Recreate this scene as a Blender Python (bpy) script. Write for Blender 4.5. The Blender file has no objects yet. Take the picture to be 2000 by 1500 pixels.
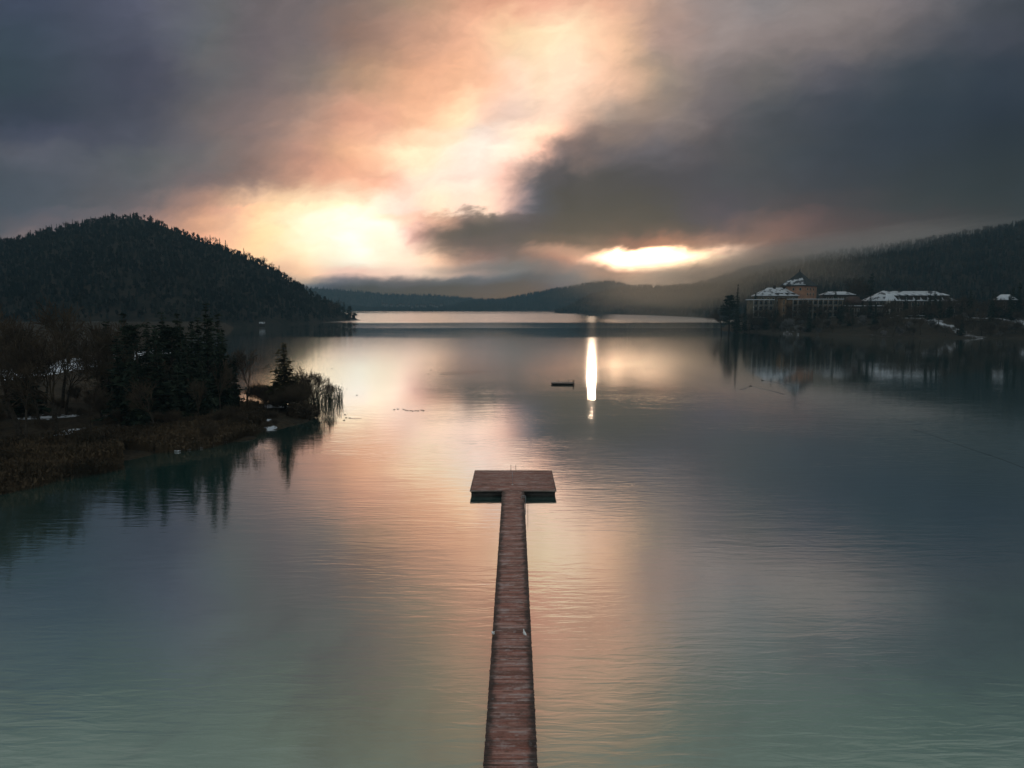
import bpy, bmesh, math, random
import numpy as np
from mathutils import Vector, Matrix

scene = bpy.context.scene
COL = scene.collection
R = math.radians
RNG = np.random.default_rng(7)
random.seed(7)

# ------------------------------------------------------------------ camera
F = 1387.0            # focal length in pixels of the 2000 px wide photograph
TH = math.atan(152 / 1387.0)          # downward pitch
H = 21.4              # camera height above the lake
cam_d = bpy.data.cameras.new('camera')
cam = bpy.data.objects.new('camera', cam_d)
COL.objects.link(cam)
cam.location = (0, 0, H)
cam.rotation_euler = (math.pi / 2 - TH, 0, 0)
cam_d.sensor_width = 36.0
cam_d.lens = 36.0 * F / 2000.0
cam_d.clip_start = 0.5
cam_d.clip_end = 30000
scene.camera = cam

# ------------------------------------------------------------------ view / render
scene.view_settings.view_transform = 'Standard'
scene.view_settings.look = 'None'
scene.view_settings.exposure = 0.0
scene.view_settings.gamma = 1.0
scene.render.engine = 'CYCLES'
scene.cycles.use_denoising = True
scene.cycles.max_bounces = 6
scene.cycles.diffuse_bounces = 2
scene.cycles.glossy_bounces = 3
scene.cycles.volume_bounces = 1
scene.cycles.sample_clamp_indirect = 4.0


def V_(py):
    t = (750 - py) / F
    return (-math.sin(TH) + t * math.cos(TH)) / (math.cos(TH) + t * math.sin(TH))


def U_(px, py):
    t = (750 - py) / F
    return ((px - 1000) / F) / (math.cos(TH) + t * math.sin(TH))


def YN(Y):
    return Y / (1 - Y / 2989.0)


def G(px, py, z=0.0):
    """point of height z that the photograph shows at (px, py)"""
    Y = (z - H) / V_(py)
    return Vector((U_(px, py) * Y, Y, z))


def T(px, py, Y):
    return Vector((U_(px, py) * Y, Y, H + V_(py) * Y))


# ------------------------------------------------------------------ sun
sun_az = math.atan2(U_(1158, 478), 1.0)
sun_el = math.atan(V_(478) * math.cos(sun_az))
sd = bpy.data.lights.new('sun', 'SUN')
sun = bpy.data.objects.new('sun', sd)
COL.objects.link(sun)
sd.energy = 0.030
sd.angle = R(0.6)
sd.color = (1.0, 0.72, 0.5)
sun.rotation_euler = (math.pi / 2 - sun_el, 0, math.pi - sun_az)
sun.location = (300, 1500, 400)


# ------------------------------------------------------------------ node helpers
class NT:
    def __init__(s, tree):
        s.t = tree
        s.n = tree.nodes
        s.l = tree.links

    def new(s, typ, **kw):
        n = s.n.new(typ)
        for k, v in kw.items():
            setattr(n, k, v)
        return n

    def set(s, sock, v):
        if hasattr(v, 'is_output') or isinstance(v, bpy.types.NodeSocket):
            s.l.new(v, sock)
        else:
            sock.default_value = v

    def math(s, op, a, b=0.0, c=None, clamp=False):
        n = s.new('ShaderNodeMath', operation=op, use_clamp=clamp)
        s.set(n.inputs[0], a)
        s.set(n.inputs[1], b)
        if c is not None:
            s.set(n.inputs[2], c)
        return n.outputs[0]

    def vmath(s, op, a, b=None, scale=None):
        n = s.new('ShaderNodeVectorMath', operation=op)
        s.set(n.inputs[0], a)
        if b is not None:
            s.set(n.inputs[1], b)
        if scale is not None:
            s.set(n.inputs['Scale'], scale)
        return n.outputs[0]

    def mr(s, v, a, b, c=0.0, d=1.0, smooth=True):
        n = s.new('ShaderNodeMapRange')
        n.interpolation_type = 'SMOOTHSTEP' if smooth else 'LINEAR'
        s.set(n.inputs['Value'], v)
        n.inputs['From Min'].default_value = a
        n.inputs['From Max'].default_value = b
        s.set(n.inputs['To Min'], c)
        s.set(n.inputs['To Max'], d)
        return n.outputs[0]

    def mix(s, f, a, b, blend='MIX'):
        n = s.new('ShaderNodeMix', data_type='RGBA', blend_type=blend)
        n.clamp_result = False
        s.set(n.inputs[0], f)
        s.set(n.inputs[6], a)
        s.set(n.inputs[7], b)
        return n.outputs[2]

    def noise(s, vec, scale, detail=2.0, rough=0.5, dist=0.0, out='Fac'):
        n = s.new('ShaderNodeTexNoise')
        s.set(n.inputs['Vector'], vec)
        n.inputs['Scale'].default_value = scale
        n.inputs['Detail'].default_value = detail
        n.inputs['Roughness'].default_value = rough
        n.inputs['Distortion'].default_value = dist
        return n.outputs[out]

    def xyz(s, x, y, z):
        n = s.new('ShaderNodeCombineXYZ')
        s.set(n.inputs[0], x)
        s.set(n.inputs[1], y)
        s.set(n.inputs[2], z)
        return n.outputs[0]

    def ramp(s, f, stops, interp='LINEAR'):
        n = s.new('ShaderNodeValToRGB')
        cr = n.color_ramp
        cr.interpolation = interp
        while len(cr.elements) > 1:
            cr.elements.remove(cr.elements[-1])
        cr.elements[0].position = stops[0][0]
        cr.elements[0].color = (*stops[0][1], 1)
        for p, c in stops[1:]:
            e = cr.elements.new(p)
            e.color = (*c, 1)
        s.set(n.inputs[0], f)
        return n.outputs[0]


# ------------------------------------------------------------------ world: a winter dawn under broken cloud
XS = [0, 150, 300, 400, 450, 500, 550, 600, 650, 700, 750, 800, 850, 900, 950, 1000, 1050, 1100, 1150, 1200, 1250, 1300, 1350, 1400, 1450, 1500, 1625, 1750, 1875, 2000]
SKY = {
    -900: [(159, 161, 161), (159, 161, 161), (159, 161, 161), (159, 161, 161), (159, 161, 161), (159, 161, 161), (159, 161, 161), (159, 161, 161), (159, 161, 161), (159, 161, 161), (159, 161, 161), (159, 161, 161), (159, 161, 161), (159, 161, 161), (159, 161, 161), (159, 161, 161), (159, 161, 161), (159, 161, 161), (159, 161, 161), (159, 161, 161), (159, 161, 161), (159, 161, 161), (159, 161, 161), (159, 161, 161), (159, 161, 161), (159, 161, 161), (159, 161, 161), (159, 161, 161), (159, 161, 161), (159, 161, 161)],
    -480: [(129, 133, 129), (129, 133, 129), (129, 133, 129), (129, 133, 129), (131, 133, 128), (133, 133, 127), (135, 134, 126), (137, 135, 125), (140, 136, 125), (143, 137, 125), (146, 138, 125), (149, 139, 125), (150, 140, 125), (151, 141, 125), (151, 141, 125), (151, 141, 125), (150, 140, 125), (149, 139, 125), (146, 138, 125), (143, 137, 125), (140, 135, 125), (137, 133, 125), (134, 132, 125), (131, 131, 125), (127, 129, 124), (123, 127, 123), (123, 127, 123), (123, 127, 123), (123, 127, 123), (123, 127, 123)],
    -300: [(97, 105, 103), (101, 108, 106), (107, 111, 107), (111, 113, 107), (114, 115, 107), (117, 117, 107), (122, 120, 108), (127, 123, 109), (133, 126, 110), (139, 129, 111), (145, 132, 112), (151, 135, 113), (170, 143, 116), (177, 147, 119), (187, 153, 124), (197, 159, 129), (200, 162, 132), (203, 165, 135), (196, 160, 131), (189, 155, 127), (174, 146, 122), (159, 137, 117), (134, 125, 113), (121, 117, 109), (114, 113, 107), (107, 109, 105), (97, 102, 100), (90, 97, 95), (84, 92, 91), (81, 89, 89)],
    -140: [(78, 88, 98), (83, 90, 99), (94, 98, 106), (100, 102, 106), (103, 103, 106), (106, 104, 106), (111, 107, 107), (116, 110, 108), (126, 115, 110), (136, 120, 112), (148, 129, 116), (160, 138, 120), (187, 153, 129), (200, 160, 134), (213, 168, 140), (226, 176, 146), (238, 187, 155), (250, 198, 164), (245, 194, 161), (240, 190, 158), (211, 172, 148), (182, 154, 138), (151, 135, 128), (134, 124, 122), (125, 119, 119), (116, 114, 116), (102, 102, 106), (90, 93, 100), (78, 84, 92), (72, 78, 86)],
    0: [(65, 75, 92), (72, 79, 96), (90, 94, 110), (100, 101, 105), (103, 101, 105), (106, 101, 105), (112, 104, 106), (117, 107, 107), (127, 112, 108), (138, 118, 110), (156, 130, 116), (175, 143, 122), (195, 154, 130), (215, 165, 137), (227, 173, 144), (238, 181, 150), (243, 188, 157), (248, 194, 164), (239, 189, 159), (230, 183, 154), (203, 166, 145), (176, 150, 137), (164, 144, 137), (152, 139, 136), (146, 136, 135), (139, 133, 134), (135, 126, 125), (122, 116, 118), (89, 90, 97), (68, 74, 83)],
    75: [(60, 73, 86), (70, 77, 92), (86, 89, 104), (96, 99, 103), (102, 100, 104), (108, 101, 105), (114, 105, 107), (119, 109, 109), (134, 115, 109), (148, 120, 108), (171, 136, 119), (195, 152, 131), (215, 166, 140), (236, 181, 150), (254, 201, 164), (264, 222, 179), (275, 236, 195), (278, 238, 200), (273, 229, 190), (250, 201, 168), (214, 176, 148), (174, 148, 137), (161, 141, 134), (148, 135, 132), (143, 132, 129), (139, 128, 126), (124, 116, 116), (98, 96, 99), (73, 77, 87), (66, 72, 83)],
    150: [(56, 69, 80), (67, 74, 89), (77, 79, 94), (98, 99, 103), (106, 102, 105), (114, 105, 107), (125, 114, 112), (136, 122, 116), (160, 136, 120), (184, 150, 124), (206, 162, 133), (229, 174, 141), (241, 183, 148), (252, 192, 155), (259, 201, 167), (266, 222, 194), (266, 225, 192), (269, 227, 197), (262, 218, 189), (243, 194, 164), (194, 163, 139), (156, 141, 128), (140, 128, 122), (124, 116, 116), (115, 109, 109), (106, 103, 103), (86, 86, 95), (65, 73, 83), (56, 66, 77), (52, 62, 74)],
    225: [(60, 69, 84), (68, 74, 88), (81, 83, 94), (106, 101, 103), (119, 108, 108), (132, 116, 114), (152, 128, 120), (173, 141, 126), (196, 153, 133), (220, 165, 139), (234, 176, 146), (247, 188, 153), (262, 209, 170), (273, 234, 193), (260, 218, 189), (245, 213, 195), (249, 217, 193), (253, 215, 189), (214, 176, 152), (165, 147, 135), (152, 134, 124), (143, 128, 122), (124, 115, 113), (106, 101, 103), (94, 92, 96), (81, 84, 89), (64, 70, 81), (54, 65, 76), (49, 60, 71), (46, 56, 68)],
    262: [(72, 79, 94), (76, 81, 96), (87, 89, 99), (109, 104, 106), (123, 111, 109), (137, 118, 114), (160, 132, 121), (184, 146, 129), (210, 162, 137), (236, 179, 147), (250, 197, 162), (262, 214, 177), (273, 229, 195), (263, 234, 201), (251, 228, 213), (270, 241, 215), (267, 229, 199), (237, 192, 165), (147, 128, 120), (136, 120, 114), (128, 116, 114), (121, 112, 111), (108, 102, 103), (95, 91, 95), (85, 86, 91), (77, 81, 86), (63, 70, 80), (54, 64, 75), (50, 60, 70), (46, 56, 67)],
    300: [(84, 90, 101), (85, 90, 101), (94, 97, 101), (111, 107, 109), (126, 114, 112), (142, 120, 114), (168, 135, 122), (195, 150, 131), (222, 170, 139), (252, 192, 155), (268, 215, 176), (278, 241, 202), (263, 236, 203), (272, 244, 222), (268, 242, 224), (266, 238, 214), (244, 194, 168), (123, 109, 107), (121, 107, 103), (104, 99, 103), (102, 98, 102), (100, 97, 101), (91, 89, 94), (83, 82, 87), (78, 80, 85), (73, 78, 83), (62, 70, 79), (54, 64, 74), (50, 60, 70), (46, 56, 66)],
    350: [(75, 84, 95), (85, 89, 98), (104, 103, 107), (123, 111, 111), (138, 119, 114), (153, 126, 116), (185, 146, 127), (213, 163, 137), (239, 183, 152), (250, 190, 157), (250, 195, 166), (262, 220, 196), (271, 232, 210), (264, 230, 212), (263, 226, 207), (226, 178, 154), (102, 95, 95), (73, 76, 83), (70, 74, 80), (66, 72, 79), (68, 73, 80), (70, 74, 80), (75, 77, 82), (79, 80, 85), (77, 79, 84), (75, 78, 83), (64, 70, 79), (57, 64, 73), (52, 60, 69), (48, 56, 66)],
    400: [(77, 86, 97), (90, 93, 100), (123, 111, 111), (190, 148, 129), (230, 178, 146), (281, 221, 179), (286, 226, 181), (306, 253, 209), (294, 249, 210), (290, 253, 220), (288, 249, 227), (263, 226, 207), (276, 239, 204), (259, 230, 209), (260, 225, 198), (214, 172, 150), (110, 103, 101), (66, 72, 79), (66, 71, 79), (62, 68, 76), (68, 72, 79), (74, 76, 81), (81, 80, 85), (87, 84, 89), (89, 84, 87), (91, 84, 85), (79, 78, 81), (67, 69, 75), (61, 63, 69), (56, 58, 66)],
    415: [(81, 88, 99), (97, 97, 103), (134, 118, 116), (202, 158, 134), (238, 181, 152), (283, 218, 171), (291, 236, 191), (297, 253, 209), (299, 260, 222), (301, 267, 235), (293, 249, 216), (273, 223, 197), (248, 197, 166), (176, 148, 135), (142, 124, 116), (140, 122, 114), (89, 86, 89), (77, 77, 83), (74, 75, 80), (71, 73, 78), (76, 76, 80), (81, 79, 82), (89, 84, 86), (97, 89, 91), (99, 90, 90), (103, 92, 90), (85, 81, 83), (71, 72, 77), (65, 65, 71), (58, 60, 66)],
    440: [(88, 92, 101), (107, 101, 107), (151, 126, 122), (220, 172, 141), (249, 194, 159), (288, 227, 177), (278, 241, 195), (304, 270, 229), (287, 255, 227), (287, 257, 242), (317, 289, 252), (268, 210, 181), (160, 135, 122), (110, 101, 99), (100, 93, 93), (97, 92, 91), (93, 88, 91), (87, 82, 85), (86, 81, 83), (85, 80, 81), (88, 82, 82), (91, 84, 83), (101, 90, 88), (112, 97, 93), (116, 100, 95), (121, 103, 97), (93, 86, 87), (78, 76, 80), (70, 69, 73), (60, 62, 66)],
    470: [(109, 103, 107), (129, 111, 111), (172, 137, 120), (238, 178, 150), (254, 197, 161), (281, 223, 172), (290, 240, 193), (297, 257, 214), (300, 268, 233), (311, 287, 254), (307, 265, 227), (282, 230, 197), (175, 145, 128), (116, 103, 99), (116, 103, 97), (106, 97, 95), (112, 100, 95), (114, 99, 93), (132, 110, 99), (150, 122, 106), (172, 137, 116), (195, 152, 127), (178, 141, 119), (161, 131, 112), (142, 118, 106), (123, 105, 99), (93, 86, 85), (76, 74, 76), (64, 64, 68), (55, 58, 62)],
    500: [(119, 109, 109), (140, 117, 112), (183, 143, 122), (252, 191, 155), (262, 204, 164), (283, 223, 172), (286, 228, 184), (305, 247, 207), (298, 254, 219), (308, 274, 242), (301, 260, 225), (269, 228, 199), (262, 215, 183), (166, 139, 124), (146, 122, 116), (127, 113, 107), (174, 142, 126), (202, 159, 137), (242, 203, 176), (264, 236, 206), (270, 243, 215), (276, 250, 224), (269, 235, 204), (277, 232, 193), (203, 169, 144), (129, 111, 101), (91, 88, 87), (75, 76, 78), (64, 66, 70), (55, 58, 62)],
    530: [(119, 109, 109), (140, 117, 112), (184, 148, 127), (237, 184, 154), (247, 195, 164), (257, 205, 173), (260, 207, 177), (264, 208, 180), (268, 212, 184), (273, 214, 188), (272, 221, 194), (278, 233, 204), (269, 227, 194), (244, 197, 170), (190, 159, 147), (126, 124, 126), (117, 117, 119), (130, 124, 122), (177, 155, 141), (226, 187, 160), (254, 216, 187), (267, 232, 201), (277, 234, 200), (270, 222, 186), (205, 170, 145), (140, 122, 110), (85, 86, 87), (71, 74, 78), (62, 66, 70), (55, 58, 62)],
    548: [(110, 104, 106), (140, 122, 115), (170, 140, 124), (203, 168, 142), (220, 182, 151), (236, 196, 160), (221, 184, 154), (206, 172, 148), (146, 132, 128), (112, 112, 116), (101, 105, 111), (90, 98, 106), (85, 94, 102), (80, 90, 98), (79, 90, 98), (78, 90, 98), (81, 93, 100), (84, 96, 102), (100, 106, 108), (150, 136, 128), (236, 200, 172), (238, 202, 174), (240, 204, 176), (206, 172, 146), (150, 130, 116), (116, 108, 102), (79, 81, 83), (72, 74, 76), (66, 67, 69), (60, 60, 62)],
    562: [(80, 88, 94), (95, 99, 102), (110, 110, 110), (120, 117, 115), (125, 120, 117), (130, 124, 120), (115, 113, 113), (100, 102, 106), (76, 88, 96), (71, 85, 93), (67, 81, 91), (62, 78, 88), (62, 78, 88), (63, 79, 89), (64, 80, 90), (64, 80, 90), (67, 83, 91), (71, 85, 93), (74, 88, 94), (112, 112, 109), (150, 136, 124), (160, 143, 127), (170, 150, 130), (145, 130, 115), (120, 110, 100), (115, 106, 97), (103, 97, 91), (91, 88, 85), (78, 79, 78), (66, 70, 72)],
    600: [(58, 70, 78), (58, 70, 79), (58, 71, 79), (58, 71, 79), (58, 71, 80), (58, 71, 80), (58, 71, 80), (58, 71, 80), (58, 71, 80), (58, 71, 80), (58, 71, 81), (58, 71, 81), (58, 71, 81), (58, 72, 81), (58, 72, 81), (58, 72, 81), (58, 72, 82), (58, 72, 82), (58, 72, 82), (75, 83, 87), (93, 93, 93), (110, 104, 98), (103, 98, 93), (97, 92, 87), (90, 86, 82), (87, 84, 81), (80, 80, 78), (74, 75, 74), (67, 71, 71), (60, 66, 68)],
}
# how much each patch of cloud is brightened to offset what the haze takes away
GAIN = {
    -900: [[1.0,1.0,1.0],[1.0,1.0,1.0],[1.0,1.0,1.0],[1.0,1.0,1.0],[1.0,1.0,1.0],[1.0,1.0,1.0],[1.0,1.0,1.0],[1.0,1.0,1.0],[1.0,1.0,1.0],[1.0,1.0,1.0],[1.0,1.0,1.0],[1.0,1.0,1.0],[1.0,1.0,1.0],[1.0,1.0,1.0],[1.0,1.0,1.0],[1.0,1.0,1.0],[1.0,1.0,1.0],[1.0,1.0,1.0],[1.0,1.0,1.0],[1.0,1.0,1.0],[1.0,1.0,1.0],[1.0,1.0,1.0],[1.0,1.0,1.0],[1.0,1.0,1.0],[1.0,1.0,1.0],[1.0,1.0,1.0],[1.0,1.0,1.0],[1.0,1.0,1.0],[1.0,1.0,1.0],[1.0,1.0,1.0]],
    -480: [[1.0,1.0,1.0],[1.0,1.0,1.0],[1.0,1.0,1.0],[1.0,1.0,1.0],[1.0,1.0,1.0],[1.0,1.0,1.0],[1.0,1.0,1.0],[1.0,1.0,1.0],[1.0,1.0,1.0],[1.0,1.0,1.0],[1.0,1.0,1.0],[1.0,1.0,1.0],[1.0,1.0,1.0],[1.0,1.0,1.0],[1.0,1.0,1.0],[1.0,1.0,1.0],[1.0,1.0,1.0],[1.0,1.0,1.0],[1.0,1.0,1.0],[1.0,1.0,1.0],[1.0,1.0,1.0],[1.0,1.0,1.0],[1.0,1.0,1.0],[1.0,1.0,1.0],[1.0,1.0,1.0],[1.0,1.0,1.0],[1.0,1.0,1.0],[1.0,1.0,1.0],[1.0,1.0,1.0],[1.0,1.0,1.0]],
    -300: [[1.0,1.0,1.0],[1.0,1.0,1.0],[1.0,1.0,1.0],[1.0,1.0,1.0],[1.0,1.0,1.0],[1.0,1.0,1.0],[1.0,1.0,1.0],[1.0,1.0,1.0],[1.0,1.0,1.0],[1.0,1.0,1.0],[1.0,1.0,1.0],[1.0,1.0,1.0],[1.0,1.0,1.0],[1.0,1.0,1.0],[1.0,1.0,1.0],[1.0,1.0,1.0],[1.0,1.0,1.0],[1.0,1.0,1.0],[1.0,1.0,1.0],[1.0,1.0,1.0],[1.0,1.0,1.0],[1.0,1.0,1.0],[1.0,1.0,1.0],[1.0,1.0,1.0],[1.0,1.0,1.0],[1.0,1.0,1.0],[1.0,1.0,1.0],[1.0,1.0,1.0],[1.0,1.0,1.0],[1.0,1.0,1.0]],
    -140: [[1.0,0.97,0.99],[0.97,0.96,0.96],[1.0,0.98,0.99],[1.03,1.01,1.0],[1.02,1.0,0.99],[1.0,0.99,0.97],[1.0,0.98,0.98],[1.0,0.99,0.98],[0.99,0.98,0.98],[0.99,0.99,0.98],[0.99,0.99,0.98],[0.97,0.97,0.96],[0.98,0.97,0.96],[1.01,0.99,0.97],[1.0,0.96,0.96],[0.97,0.93,0.93],[0.98,0.93,0.93],[0.98,0.93,0.93],[0.97,0.93,0.93],[1.0,0.97,0.97],[1.02,1.01,1.0],[1.03,1.02,1.0],[1.05,1.04,1.02],[1.05,1.04,1.03],[1.03,1.02,1.01],[1.0,0.99,0.99],[1.01,1.0,1.0],[1.05,1.03,1.02],[1.01,0.99,0.98],[0.96,0.94,0.93]],
    0: [[1.0,0.94,0.97],[0.95,0.91,0.93],[1.0,0.96,0.97],[1.05,1.02,1.01],[1.04,1.0,0.98],[1.01,0.97,0.95],[1.0,0.97,0.95],[0.99,0.97,0.96],[0.97,0.97,0.96],[0.98,0.98,0.96],[0.98,0.98,0.96],[0.94,0.95,0.92],[0.96,0.95,0.92],[1.01,0.97,0.95],[1.0,0.93,0.91],[0.95,0.86,0.85],[0.96,0.86,0.86],[0.95,0.87,0.86],[0.93,0.87,0.86],[1.0,0.94,0.93],[1.05,1.01,1.0],[1.06,1.03,1.01],[1.1,1.07,1.05],[1.09,1.07,1.06],[1.05,1.04,1.03],[1.0,0.99,0.98],[1.03,1.01,0.99],[1.1,1.06,1.04],[1.02,0.99,0.97],[0.92,0.88,0.87]],
    75: [[0.98,0.94,0.95],[0.95,0.92,0.93],[0.99,0.97,0.96],[1.0,0.98,0.97],[0.99,0.96,0.94],[0.98,0.95,0.94],[0.98,0.95,0.94],[0.98,0.95,0.95],[0.97,0.94,0.94],[0.97,0.95,0.95],[0.99,0.97,0.97],[1.0,0.98,0.97],[1.02,1.0,0.98],[1.04,1.02,1.0],[1.02,1.02,1.0],[1.0,1.02,0.99],[1.0,1.04,1.01],[0.99,1.03,1.0],[1.0,1.02,1.0],[1.09,1.09,1.06],[1.15,1.12,1.08],[1.11,1.07,1.04],[1.07,1.03,1.01],[1.04,1.01,0.99],[1.03,1.0,0.99],[1.04,1.01,1.0],[1.05,1.02,1.0],[1.06,1.01,0.99],[0.99,0.94,0.93],[0.97,0.9,0.9]],
    150: [[0.89,0.88,0.86],[0.93,0.91,0.9],[1.0,0.96,0.97],[1.03,0.99,0.99],[1.01,0.98,0.96],[1.0,0.97,0.95],[1.01,0.99,0.97],[1.03,1.02,0.99],[1.04,1.03,1.0],[1.06,1.04,1.01],[1.07,1.05,1.01],[1.07,1.04,1.0],[1.06,1.02,0.99],[1.06,1.03,1.0],[1.05,1.04,1.02],[1.05,1.05,1.04],[1.02,1.04,1.03],[1.01,1.03,1.02],[1.05,1.05,1.04],[1.08,1.07,1.05],[1.04,1.02,1.0],[1.01,0.99,0.96],[1.03,1.01,0.99],[1.04,1.02,1.0],[1.02,1.0,0.99],[0.98,0.96,0.95],[0.94,0.92,0.92],[0.92,0.9,0.91],[0.87,0.85,0.87],[0.85,0.82,0.85]],
    225: [[0.86,0.82,0.85],[0.92,0.88,0.9],[0.97,0.93,0.94],[1.0,0.96,0.95],[1.01,0.97,0.96],[1.03,1.0,0.98],[1.05,1.02,1.0],[1.06,1.03,1.01],[1.04,1.01,0.99],[1.05,1.01,0.99],[1.06,1.02,1.0],[1.06,1.03,1.0],[1.09,1.06,1.03],[1.1,1.08,1.06],[1.07,1.05,1.04],[1.02,1.0,1.0],[1.01,0.99,0.99],[1.05,1.03,1.03],[1.08,1.06,1.05],[1.04,1.02,1.01],[1.02,1.0,0.99],[1.04,1.02,1.0],[1.04,1.01,1.0],[1.03,0.99,0.99],[1.01,0.98,0.98],[0.91,0.9,0.92],[0.81,0.81,0.84],[0.77,0.78,0.83],[0.73,0.73,0.8],[0.71,0.7,0.78]],
    262: [[0.9,0.85,0.9],[0.94,0.88,0.92],[0.96,0.92,0.94],[0.97,0.93,0.94],[0.98,0.95,0.94],[1.0,0.97,0.96],[1.01,0.99,0.98],[1.02,1.0,0.98],[1.02,0.99,0.98],[1.04,1.01,0.99],[1.07,1.04,1.03],[1.09,1.08,1.06],[1.1,1.1,1.08],[1.08,1.08,1.08],[1.06,1.05,1.05],[1.08,1.06,1.05],[1.24,1.19,1.17],[1.37,1.3,1.26],[1.19,1.13,1.1],[1.05,1.01,0.99],[1.06,1.02,1.0],[1.05,1.01,1.0],[1.02,0.98,0.97],[1.01,0.97,0.97],[1.01,0.97,0.99],[0.9,0.88,0.92],[0.76,0.77,0.82],[0.7,0.71,0.79],[0.7,0.7,0.78],[0.7,0.7,0.77]],
    300: [[1.05,0.97,0.96],[1.01,0.96,0.94],[0.99,0.96,0.94],[0.98,0.96,0.94],[0.99,0.97,0.95],[1.0,0.98,0.96],[1.01,0.99,0.97],[1.04,1.01,0.99],[1.06,1.04,1.0],[1.09,1.08,1.04],[1.12,1.13,1.1],[1.12,1.16,1.13],[1.09,1.15,1.13],[1.08,1.12,1.12],[1.11,1.13,1.12],[1.25,1.22,1.21],[1.29,1.23,1.21],[1.15,1.09,1.08],[1.02,0.97,0.99],[0.94,0.92,0.96],[0.94,0.93,0.98],[0.96,0.96,1.01],[0.91,0.89,0.94],[0.86,0.85,0.89],[0.85,0.85,0.89],[0.78,0.8,0.86],[0.7,0.72,0.8],[0.7,0.7,0.77],[0.7,0.7,0.76],[0.7,0.7,0.74]],
    350: [[0.98,0.93,0.94],[0.98,0.94,0.94],[1.0,0.97,0.97],[0.96,0.93,0.94],[0.91,0.88,0.89],[0.89,0.85,0.86],[0.94,0.88,0.88],[1.01,0.93,0.91],[1.07,0.97,0.94],[1.1,1.01,0.97],[1.11,1.03,1.01],[1.11,1.06,1.05],[1.1,1.05,1.05],[1.08,1.04,1.04],[1.12,1.07,1.08],[1.09,1.07,1.11],[0.88,0.89,0.96],[0.7,0.71,0.81],[0.7,0.7,0.75],[0.7,0.7,0.75],[0.7,0.7,0.79],[0.7,0.7,0.83],[0.7,0.7,0.83],[0.7,0.74,0.83],[0.72,0.76,0.84],[0.7,0.73,0.82],[0.7,0.7,0.78],[0.7,0.7,0.75],[0.7,0.7,0.72],[0.7,0.7,0.7]],
    400: [[0.97,0.92,0.93],[0.99,0.94,0.94],[1.06,1.01,1.0],[1.06,1.03,1.01],[1.07,1.07,1.05],[1.07,1.1,1.08],[1.05,1.1,1.07],[1.07,1.12,1.08],[1.08,1.12,1.09],[1.1,1.13,1.11],[1.11,1.15,1.14],[1.1,1.12,1.12],[1.16,1.16,1.15],[1.26,1.23,1.2],[1.27,1.24,1.22],[1.16,1.17,1.24],[0.75,0.82,1.0],[0.7,0.7,0.7],[0.7,0.7,0.7],[0.7,0.7,0.7],[0.7,0.7,0.7],[0.7,0.7,0.76],[0.7,0.7,0.81],[0.7,0.7,0.84],[0.73,0.73,0.83],[0.77,0.73,0.82],[0.78,0.7,0.78],[0.74,0.7,0.72],[0.71,0.7,0.7],[0.7,0.7,0.7]],
    415: [[0.98,0.92,0.94],[1.08,1.0,1.0],[1.14,1.06,1.04],[1.11,1.05,1.02],[1.12,1.09,1.06],[1.13,1.14,1.1],[1.1,1.14,1.09],[1.09,1.13,1.08],[1.09,1.13,1.07],[1.12,1.14,1.08],[1.15,1.13,1.08],[1.1,1.05,1.01],[0.96,0.89,0.88],[0.76,0.71,0.71],[0.7,0.7,0.7],[0.7,0.7,0.78],[0.7,0.7,0.79],[0.7,0.7,0.7],[0.7,0.7,0.7],[0.7,0.7,0.7],[0.7,0.7,0.7],[0.7,0.7,0.7],[0.7,0.7,0.81],[0.74,0.72,0.87],[0.87,0.8,0.87],[0.94,0.82,0.86],[0.91,0.75,0.8],[0.84,0.7,0.72],[0.79,0.7,0.7],[0.73,0.7,0.7]],
    440: [[1.05,0.97,0.97],[1.16,1.06,1.04],[1.2,1.11,1.07],[1.18,1.12,1.07],[1.18,1.17,1.13],[1.18,1.2,1.17],[1.14,1.18,1.16],[1.1,1.14,1.14],[1.06,1.1,1.11],[1.1,1.12,1.16],[1.15,1.16,1.22],[0.96,0.94,1.01],[0.7,0.7,0.7],[0.7,0.7,0.7],[0.7,0.7,0.7],[0.7,0.7,0.78],[0.7,0.7,0.8],[0.7,0.7,0.7],[0.7,0.7,0.7],[0.7,0.7,0.7],[0.7,0.7,0.7],[0.7,0.7,0.7],[0.7,0.7,0.74],[0.77,0.73,0.86],[0.95,0.86,0.9],[1.06,0.91,0.91],[0.99,0.79,0.82],[0.88,0.7,0.7],[0.83,0.7,0.7],[0.77,0.7,0.7]],
    470: [[1.1,1.01,0.99],[1.22,1.11,1.06],[1.25,1.15,1.09],[1.24,1.17,1.11],[1.24,1.22,1.16],[1.21,1.24,1.19],[1.15,1.21,1.18],[1.1,1.16,1.17],[1.07,1.13,1.17],[1.1,1.17,1.22],[1.21,1.25,1.3],[1.2,1.21,1.24],[0.94,0.92,0.92],[0.81,0.77,0.79],[0.76,0.73,0.78],[0.7,0.7,0.76],[0.7,0.7,0.7],[0.7,0.7,0.7],[0.7,0.7,0.7],[0.78,0.7,0.7],[0.94,0.76,0.75],[1.0,0.81,0.76],[0.96,0.8,0.78],[0.92,0.79,0.79],[0.97,0.83,0.81],[1.06,0.89,0.86],[1.02,0.8,0.81],[0.91,0.7,0.7],[0.86,0.7,0.7],[0.79,0.7,0.7]],
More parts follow.
